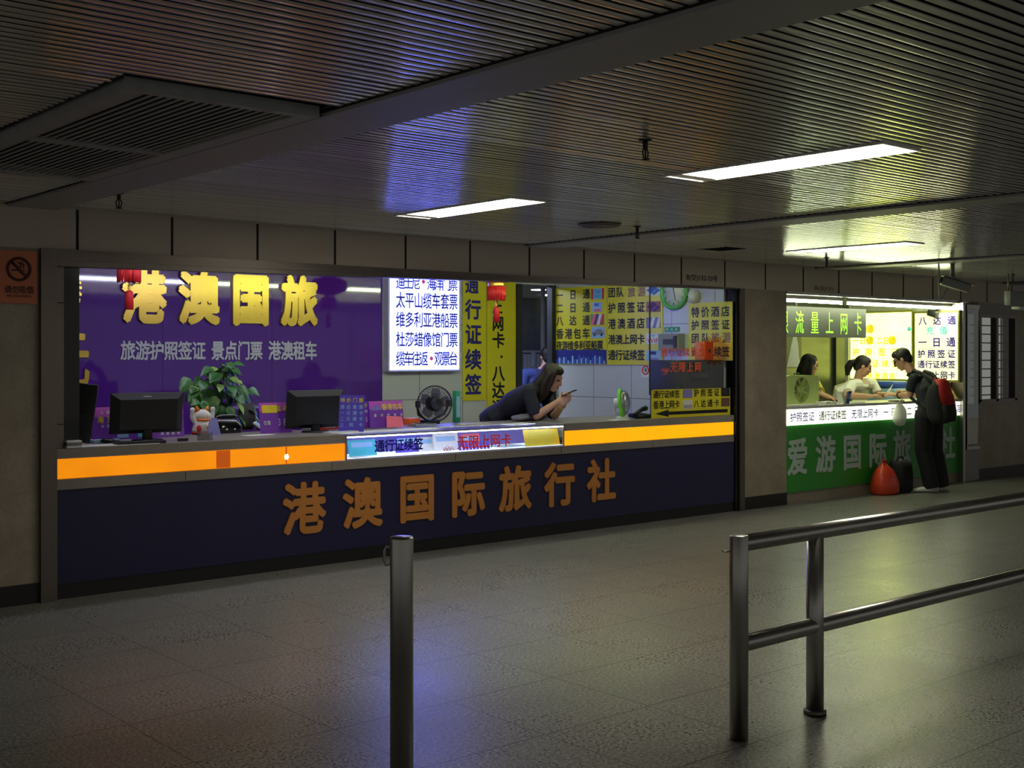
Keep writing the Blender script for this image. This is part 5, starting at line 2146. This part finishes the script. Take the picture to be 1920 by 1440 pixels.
def person(label, J, top, bottom, sleeve=.55, hands=True, cat='person', legs=True, neck_open=.0, voxel=.008):
    """J: joints in world space"""
    s = SC
    pel, ch, nk, hd = (V(J[k]) for k in ('pelvis', 'chest', 'neck', 'head'))
    shl, shr = V(J['shL']), V(J['shR'])
    rt = (shr - shl).normalized()
    t = thing('person', label, cat, (pel.x, pel.y, 0))
    up = (nk - pel).normalized()
    fw = up.cross(rt)
    hf = V(J['hface'])
    b = MB()
    P, Rm = add_head(b, hd, hf, m_skin)
    f_, r_, u_ = head_axes(hf)
    b.chain([nk - up * .03, nk + (P(0, -.02, -.06) - nk) * .5, P(0, -.012, -.05)], [.058 * s, .053 * s, .052 * s], m_skin)
    wz = pel + (ch - pel) * .45

    def ring(c, a, d):
        return (c, rt * a * s, fw * d * s)
    sc_ = (shl + shr) / 2
    sw = (shr - shl).length / 2 / s
    tors = [ring(pel - up * .06, .15, .105), ring(pel, .165, .115), ring(wz, .135, .10), ring(ch, .155, .115), ring(ch + (sc_ - ch) * .65, .165, .10), ring(sc_ + up * .015, .125, .07), ring(nk + up * .01, .06, .055)]
    b.loft(tors, m_skin, 18)
    for sh in (shl, shr):
        b.chain([sc_ + (sh - sc_) * .4, sh], [.06 * s, .055 * s], m_skin)
    for k in 'LR':
        sh, el, wr = V(J['sh' + k]), V(J['el' + k]), V(J['wr' + k])
        b.chain([sh, (sh + el) / 2, el, el + (wr - el) * .35, wr], [.053 * s, .046 * s, .038 * s, .037 * s, .026 * s], m_skin)
        if hands:
            hdir, pn, th = J['hand' + k]
            add_hand(b, wr, hdir, pn, th, m_skin, J.get('curl', .5))
    if legs:
        for k in 'LR':
            hp, kn, an = V(J['hip' + k]), V(J['kn' + k]), V(J['an' + k])
            b.chain([hp, (hp + kn) / 2, kn, kn + (an - kn) * .3, an], [.085 * s, .074 * s, .056 * s, .056 * s, .038 * s], m_skin)
    bd = b.blob('body', t, voxel, 3)
    # clothing
    b = MB()
    g = .012
    b.loft([(c, a * (1 + g / .13) * 1.02, d * (1 + g / .1)) for c, a, d in [ring(pel - up * .10, .16, .115)] + tors[:6]] + [ring(nk - up * .012 + fw * .0, .085, .075)], top, 20)
    for k in 'LR':
        sh, el, wr = V(J['sh' + k]), V(J['el' + k]), V(J['wr' + k])
        b.chain([sc_ + (sh - sc_) * .4, sh], [.075 * s, .068 * s], top)
        q = sh + (el - sh) * min(1, sleeve * 1.0)
        b.chain([sh, (sh + q) / 2], [.067 * s, .064 * s], top)
        b.cyl((sh + q) / 2, q, .064 * s, top, .062 * s, 14)
        if sleeve > 1:
            b.chain([el, el + (wr - el) * (sleeve - 1)], [.052 * s, .045 * s], top)
    o = b.blob('shirt', t, voxel, 3)
    if legs:
        b = MB()
        b.loft([ring(pel + up * .03, .165, .118), ring(pel - up * .04, .175, .13), ring(pel - up * .12, .165, .125)], bottom, 18)
        for k in 'LR':
            hp, kn, an = V(J['hip' + k]), V(J['kn' + k]), V(J['an' + k])
            b.chain([hp, (hp + kn) / 2, kn, kn + (an - kn) * .5], [.112 * s, .106 * s, .094 * s, .09 * s], bottom)
            b.cyl(kn + (an - kn) * .5, an + V((0, 0, -.035)), .09 * s, bottom, .088 * s, 14)
        b.blob('trousers', t, .011, 4)
        for k in 'LR':
            an, toe = V(J['an' + k]), V(J['toe' + k])
            b = MB()
            d = (toe - an)
            d.z = 0
            d.normalize()
            sd = V((-d.y, d.x, 0))
            z0 = .002
            A = V((an.x, an.y, 0))
            b.loft([(A - d * .075 + V((0, 0, .04)), sd * .03, V((0, 0, .035))), (A - d * .04 + V((0, 0, .045)), sd * .042, V((0, 0, .043))), (A + d * .06 + V((0, 0, .038)), sd * .046, V((0, 0, .036))),
                    (A + d * .15 + V((0, 0, .03)), sd * .05, V((0, 0, .028))), (A + d * .205 + V((0, 0, .024)), sd * .032, V((0, 0, .02)))], J.get('shoe', m_black), 16)
            b.build('shoe', t)
    # eyes and lips
    for sgn in (-1, 1):
        b = MB()
        b.sph(P(sgn * .032, .082, .008), .0095 * s, m_eye, 10)
        b.build('eye', bd)
    b = MB()
    b.sph(P(0, .094, -.061), (.022 * s, .006 * s, .009 * s), m_lip, 12, Rm)
    b.build('lips', bd)
    return t, P, Rm


def hair_cap(b, P, Rm, mat, front=.062):
    s = SC
    b.sph(P(0, -.026, .04), (.086 * s, .094 * s, .090 * s), mat, 20, Rm)
    b.sph(P(0, front - .045, .082), (.068 * s, .058 * s, .045 * s), mat, 16, Rm)
    b.sph(P(0, -.06, -.01), (.072 * s, .052 * s, .075 * s), mat, 16, Rm)
    for k in (-1, 1):
        b.sph(P(k * .07, .005, .04), (.018 * s, .04 * s, .045 * s), mat, 10, Rm)


W = onY
# woman leaning over the counter with a phone
J = dict(pelvis=W(932, 783, 8.98), chest=W(967, 757, 8.79), neck=W(1016, 717, 8.56), head=W(1034, 708, 8.46),
         hface=(.42, -.80, -.42), shR=W(990, 735, 8.48), shL=W(1016, 729, 8.74),
         elR=W(1006, 780, 8.40), elL=W(1040, 779, 8.42), wrR=W(1046, 753, 8.22), wrL=W(1056, 757, 8.18),
         handR=((.5, -.55, .65), (.85, .0, -.4), (0, -.2, 1)), handL=((.1, -.65, .7), (-.9, -.1, -.2), (0, -.2, 1)), curl=.62,
         hipL=(7.62, 9.03, .93), hipR=(7.43, 8.95, .93), knL=(7.60, 9.10, .50), knR=(7.41, 9.02, .50), anL=(7.58, 9.16, .09), anR=(7.39, 9.08, .09), toeL=(7.68, 8.96, .03), toeR=(7.49, 8.88, .03))
t, P, Rm = person('woman in a dark navy top leaning on the counter, looking down at her phone', J, m_navycl, m_navycl, .95)
b = MB()
hair_cap(b, P, Rm, m_hairb, .074)
for k in (-1, 1):
    b.chain([P(k * .066, .035, .055), P(k * .074, .045, -.02), P(k * .074, .045, -.11), P(k * .07, .04, -.2)], [.020, .017, .015, .010], m_hairb)
    b.chain([P(k * .07, .0, .03), P(k * .085, -.01, -.06), P(k * .088, .0, -.15), P(k * .08, .01, -.24)], [.03, .036, .034, .022], m_hairb)
    b.chain([P(k * .045, -.06, .0), P(k * .06, -.08, -.1), P(k * .07, -.08, -.2), P(k * .07, -.06, -.28)], [.045, .048, .042, .025], m_hairb)
b.chain([P(0, -.07, .02), P(0, -.10, -.08), P(0, -.11, -.18)], [.06, .055, .035], m_hairb)
b.blob('hair', t, .008, 3)
c = W(1067, 737, 8.10)
dv = V((.30, -.75, .35)).normalized()
R = Matrix((V((.85, .45, 0)).normalized(), dv, V((.85, .45, 0)).normalized().cross(dv))).transposed()
tt = thing('phone', 'dark phone held up in both hands by the leaning woman', 'phone', c)
b = MB()
b.rbox(c, (.072, .15, .009), .003, m_black, R)
b.build('body', tt)
b = MB()
b.box(-.032, .032, -.07, .07, .0046, .0052, m_blackg, R, c)
b.build('screen', tt)
b = MB()
b.ring(V(J['wrL']) + (V(J['elL']) - V(J['wrL'])) * .12, V(J['elL']) - V(J['wrL']), .035, .005, m_goldm, 24, 6)
b.build('bracelet', t)
p = onZ(985, 788, ZT)
b = MB()
R = Matrix.Rotation(.35, 3, 'Z')
b.loft([(p + R @ V((x, 0, z)), R @ V((0, .10 * k, 0)), V((0, 0, .028 * k))) for x, z, k in ((-.17, .02, .5), (-.12, .03, .9), (0, .032, 1), (.14, .03, 1), (.28, .026, .9), (.33, .02, .5))], M('grey folded cloth', (120, 116, 132), .8, var=.15), 20)
tag(b.build('folded_jacket'), 'grey folded jacket under the forearms of the leaning woman', 'jacket')

# man seen through the window
c = onY(1028, 669, 11.5)
J = dict(pelvis=(c.x - .06, 11.6, .92), chest=(c.x - .05, 11.58, 1.16), neck=(c.x - .03, 11.55, c.z - .14), head=(c.x, 11.52, c.z), hface=(.5, .85, -.05),
         shR=(c.x + .17, 11.45, c.z - .22), shL=(c.x - .25, 11.66, c.z - .22), elR=(c.x + .2, 11.4, 1.08), elL=(c.x - .32, 11.68, 1.05), wrR=(c.x + .24, 11.6, .9), wrL=(c.x - .26, 11.82, .86),
         handR=((.1, .3, -1), (-1, 0, 0), (.2, 1, 0)), handL=((.1, .3, -1), (1, 0, 0), (.2, 1, 0)),
         hipR=(c.x + .05, 11.55, .9), hipL=(c.x - .16, 11.66, .9), knR=(c.x + .06, 11.6, .5), knL=(c.x - .15, 11.7, .5), anR=(c.x + .06, 11.58, .09), anL=(c.x - .15, 11.68, .09), toeR=(c.x + .16, 11.76, .03), toeL=(c.x - .05, 11.86, .03))
t, P, Rm = person('dark haired person in blue seen from behind through the window of the purple shop', J, m_bluecl, m_blackcl, .7, voxel=.011)
b = MB()
hair_cap(b, P, Rm, m_hair)
b.blob('hair', t, .010, 3)
b = MB()
for k in (-1, 1):
    b.tube([V((c.x - .04 + k * .1, 11.46 - k * .05, c.z - .42)), V((c.x - .04 + k * .11, 11.44 - k * .05, c.z - .2)), V((c.x - .04 + k * .12, 11.56 - k * .06, c.z - .15)), V((c.x - .02 + k * .12, 11.70 - k * .06, c.z - .25))], .02, m_dark, 8)
b.build('strap', t)

# seller in white
J = dict(pelvis=(13.0, 8.85, .93), chest=(13.02, 8.78, 1.16), neck=W(1611, 711, 8.64), head=W(1618, 687, 8.58), hface=(.62, -.66, -.40),
         shR=W(1596, 723, 8.58), shL=W(1634, 718, 8.72), elR=W(1588, 741, 8.40), elL=W(1648, 742, 8.60), wrR=W(1632, 743, 8.28), wrL=W(1659, 739, 8.36),
         handR=((.9, -.3, .1), (.1, -.3, -1), (-.2, -1, .3)), handL=((.4, -.85, .05), (-.5, 0, -.8), (-1, -.2, .2)), curl=.4,
         hipR=(12.9, 8.80, .9), hipL=(13.1, 8.88, .9), knR=(12.9, 8.76, .5), knL=(13.1, 8.84, .5), anR=(12.9, 8.82, .09), anL=(13.1, 8.9, .09), toeR=(12.96, 8.6, .03), toeL=(13.16, 8.68, .03))
t, P, Rm = person('woman in a white shirt with tied back hair serving behind the green counter', J, m_whitecl, m_blackcl, .8)
b = MB()
hair_cap(b, P, Rm, m_hairb, .055)
b.blob('hair', t, .008, 3)
b = MB()
b.chain([P(0, -.11, .02), P(0, -.145, -.02), P(0, -.15, -.08), P(0, -.13, -.15)], [.03, .045, .05, .03], m_hair)
b.blob('ponytail', t, .008, 2)

# girl in yellow
J = dict(pelvis=(12.50, 9.14, .93), chest=(12.52, 9.12, 1.18), neck=W(1514, 708, 9.08), head=W(1518, 684, 9.06), hface=(.78, -.5, -.25),
         shR=W(1503, 720, 8.98), shL=W(1527, 718, 9.22), elR=W(1532, 738, 8.76), elL=W(1540, 740, 8.86), wrR=W(1552, 746, 8.52), wrL=W(1560, 747, 8.60),
         handR=((.9, -.1, -.3), (0, 0, -1), (0, -1, 0)), handL=((.9, -.2, -.3), (0, 0, -1), (0, 1, 0)),
         hipR=(12.44, 9.06, .9), hipL=(12.58, 9.22, .9), knR=(12.48, 9.04, .5), knL=(12.62, 9.2, .5), anR=(12.44, 9.06, .09), anL=(12.58, 9.22, .09), toeR=(12.6, 8.98, .03), toeL=(12.74, 9.14, .03))
t, P, Rm = person('woman in yellow with long black hair behind the box fan', J, m_yelcl, m_blackcl, .8)
b = MB()
hair_cap(b, P, Rm, m_hair)
for k in (-1, 1):
    b.chain([P(k * .06, -.01, .02), P(k * .078, -.01, -.08), P(k * .075, -.0, -.18), P(k * .07, .0, -.22)], [.035, .038, .034, .02], m_hair)
    b.chain([P(k * .035, -.06, .0), P(k * .045, -.075, -.1), P(k * .045, -.08, -.22)], [.055, .052, .03], m_hair)
b.blob('hair', t, .008, 3)

# customer with the red and black backpack
J = dict(pelvis=(12.90, 7.555, .96), chest=(12.95, 7.60, 1.20), neck=W(1709, 697, 7.80), head=W(1692, 674, 7.90), hface=(-.30, .80, -.52),
         shL=W(1714, 711, 7.70), shR=W(1733, 712, 7.70) + V((.22, .05, 0)), elL=W(1706, 741, 7.76), elR=W(1712, 745, 7.92) + V((.26, 0, 0)), wrL=W(1682, 741, 7.98), wrR=W(1694, 735, 8.10) + V((.06, 0, 0)),
         handL=((-.35, .9, .16), (.3, .2, -.9), (.3, .6, .7)), handR=((-.6, .75, .15), (-.3, .1, -.9), (-.6, .1, .5)), curl=.4, shoe=M('white trainers', (210, 210, 202), .6),
         hipL=(12.81, 7.55, .90), hipR=(13.0, 7.56, .90), knL=(12.86, 7.60, .50), knR=(13.07, 7.58, .50), anL=(12.93, 7.53, .09), anR=(13.15, 7.53, .09), toeL=(12.80, 7.66, .03), toeR=(13.02, 7.66, .03))
t, P, Rm = person('man in dark clothes with a red and black backpack bending over the green counter', J, M('dark blue cloth', (24, 30, 40), .8), m_blackcl, .75)
b = MB()
hair_cap(b, P, Rm, m_hair, .075)
b.blob('hair', t, .008, 3)
b = MB()
for k in (-1, 1):
    b.ring(P(k * .034, .098, .008), head_axes(J['hface'])[0], .026, .0028, m_black, 20, 5)
    b.cyl(P(k * .062, .09, .01), P(k * .078, -.01, .008), .003, m_black)
b.build('glasses', t)
b = MB()
wl = V(J['wrL'])
b.ring(wl + (V(J['elL']) - wl) * .18, V(J['elL']) - wl, .036, .007, m_black, 20, 6)
b.build('watch', t)

tb = thing('backpack', 'red and black backpack hanging on the back of the bending man', 'backpack', onY(1762, 815, 7.42))
cb = W(1760, 754, 7.36)
upb = V((.0, .16, 1)).normalized()
rb = V((1, 0, 0))
fb = upb.cross(rb).normalized()     # out from the back: towards -y
if fb.y > 0:
    fb = -fb
b = MB()
ring = []
for z, a, d in ((-.25, .10, .05), (-.23, .135, .09), (-.16, .15, .12), (-.04, .155, .12), (.08, .15, .11), (.18, .125, .085), (.24, .08, .045)):
    ring.append((cb + upb * z + fb * (.02 if z > .15 else .0), rb * a, fb * d))
b.loft(ring, m_blackcl, 22, True, True, 3)
b.build('main_bag', tb)
b = MB()
b.loft([(c2 + fb * .045 + upb * .02, a * .8, d * .95) for c2, a, d in ring[3:7]], m_rucred, 22, True, True, 3)
b.build('red_panel', tb)
b = MB()
b.loft([(c2 + rb * .03 + fb * .035, a * .98, d * .9) for c2, a, d in ring[1:5]], m_rucred, 22, True, True, 3)
b.build('side_panel', tb)
b = MB()
b.loft([(c2 + fb * .075 - upb * .01, a * .78, d * .7) for c2, a, d in ring[1:4]], m_blackcl, 20, True, True, 3)
b.build('front_pocket', tb)
for k, sh in ((-1, V(J['shL'])), (1, V(J['shR']))):
    b = MB()
    top = cb + upb * .21 + rb * (k * .09)
    mid = sh + (V(J['neck']) - sh) * .3 + V((0, 0, .075))
    fr = sh + V((0, .085, -.06)) + rb * (-k * .02)
    b.tube([top, (top + mid) / 2 + V((0, 0, .045)), mid, fr, sh + V((0, .04, -.22)), cb + upb * -.18 + rb * (k * .13)], .019, m_blackcl, 8)
    b.build('strap', tb)
b = MB()
b.tube([cb + upb * .235 - rb * .04, cb + upb * .28, cb + upb * .235 + rb * .04], .01, m_rucred)
b.build('handle', tb)

# what the two hold between them
p = W(1668, 738, 8.14)
b = MB()
R = Matrix.Rotation(.7, 3, 'Z') @ Matrix.Rotation(.45, 3, 'X')
b.box(-.10, .10, -.001, .001, -.055, .055, m_paper, R @ Matrix.Rotation(.5, 3, 'Y'), p + V((-.02, 0, .03)))
b.box(-.05, .05, -.002, -.001, -.02, .02, m_lblue, R @ Matrix.Rotation(.5, 3, 'Y'), p + V((-.02, 0, .03)))
tag(b.build('leaflet'), 'white leaflet held between the seller in white and the customer', 'leaflet')

# white carrier bag on the arm of the customer
c = W(1687, 777, 7.84)
m_wb, nt, bs = nodes('thin white carrier bag')
bs.inputs['Base Color'].default_value = (*lin((225, 228, 214)), 1)
bs.inputs['Roughness'].default_value = .35
bs.inputs['Alpha'].default_value = .8
bm_ = nd(nt, 'ShaderNodeBump')
bm_.inputs['Strength'].default_value = .5
nt.links.new(noise(nt, 26, 3), bm_.inputs['Height'])
nt.links.new(bm_.outputs[0], bs.inputs['Normal'])
tw = thing('carrier_bag', 'small white plastic carrier bag hanging from the arm of the bending man', 'bag', c - V((0, 0, .14)))
b = MB()
b.loft([(c + V((.01 * math.sin(z * 30), 0, z)), V((a, 0, 0)), V((0, d, 0))) for z, a, d in ((-.135, .03, .02), (-.12, .07, .05), (-.06, .098, .075), (.0, .098, .075), (.06, .085, .06), (.105, .06, .03), (.125, .05, .015))], m_wb, 26)
b.build('bag', tw)
b = MB()
ha = wl + (V(J['elL']) - wl) * .35
for k in (-1, 1):
    b.tube([c + V((k * .045, 0, .12)), c + V((k * .03, -.02, .16)), ha + V((0, -.0, -.034))], .008, m_wb, 6)
b.build('handle', tw)

# bags on the floor
p = onZ(1656, 925, .0)
p.x, p.y = p.x - .06, 7.785
tr = thing('red_bag', 'full red plastic bag standing on the floor beside the green counter', 'bag', p)
m_rb, nt, bs = nodes('wrinkled red plastic')
bs.inputs['Base Color'].default_value = (*lin((214, 66, 40)), 1)
bs.inputs['Roughness'].default_value = .3
bm_ = nd(nt, 'ShaderNodeBump')
bm_.inputs['Strength'].default_value = .6
nt.links.new(noise(nt, 16, 3), bm_.inputs['Height'])
nt.links.new(bm_.outputs[0], bs.inputs['Normal'])
b = MB()
b.loft([(p + V((dx, 0, z)), V((a, 0, 0)), V((0, d, 0))) for z, a, d, dx in ((.002, .18, .11, .01), (.03, .20, .13, 0), (.12, .19, .13, 0), (.2, .16, .115, -.01), (.28, .115, .085, -.015), (.33, .06, .045, -.02), (.36, .03, .02, -.02), (.375, .012, .01, -.02))], m_rb, 28, True, True, 2.6)
b.build('bag', tr)
b = MB()
b.tube([p + V((-.03, 0, .36)), p + V((-.06, -.01, .39)), p + V((-.02, -.01, .40)), p + V((.02, 0, .37))], .012, m_rb, 6)
b.build('knot', tr)
p = onZ(1703, 924, .0)
p.x, p.y = p.x + .0, 7.79
tk = thing('travel_bag', 'black travel bag standing on the floor between the red bag and the man', 'bag', p)
b = MB()
b.loft([(p + V((0, 0, z)), V((a, 0, 0)), V((0, d, 0))) for z, a, d in ((.002, .11, .09), (.03, .13, .115), (.18, .135, .12), (.31, .125, .11), (.36, .11, .09), (.37, .08, .06))], m_blackcl, 26, True, True, 4)
b.build('bag', tk)
b = MB()
b.tube([p + V((-.07, 0, .365)), p + V((-.05, 0, .41)), p + V((.05, 0, .41)), p + V((.07, 0, .365))], .009, m_blackcl)
b.build('handle', tk)
b = MB()
b.box(p.x - .06, p.x + .03, p.y - .05, p.y - .01, .372, .382, m_grey)
b.build('zip', tk)
b = MB()
b.box(-.05, .05, -.0015, .0015, 0, .17, m_yelcard, Matrix.Rotation(.15, 3, 'Z') @ Matrix.Rotation(-.1, 3, 'X'), (p.x + .112, p.y - .04, .19))
b.build('yellow_tag', tk)
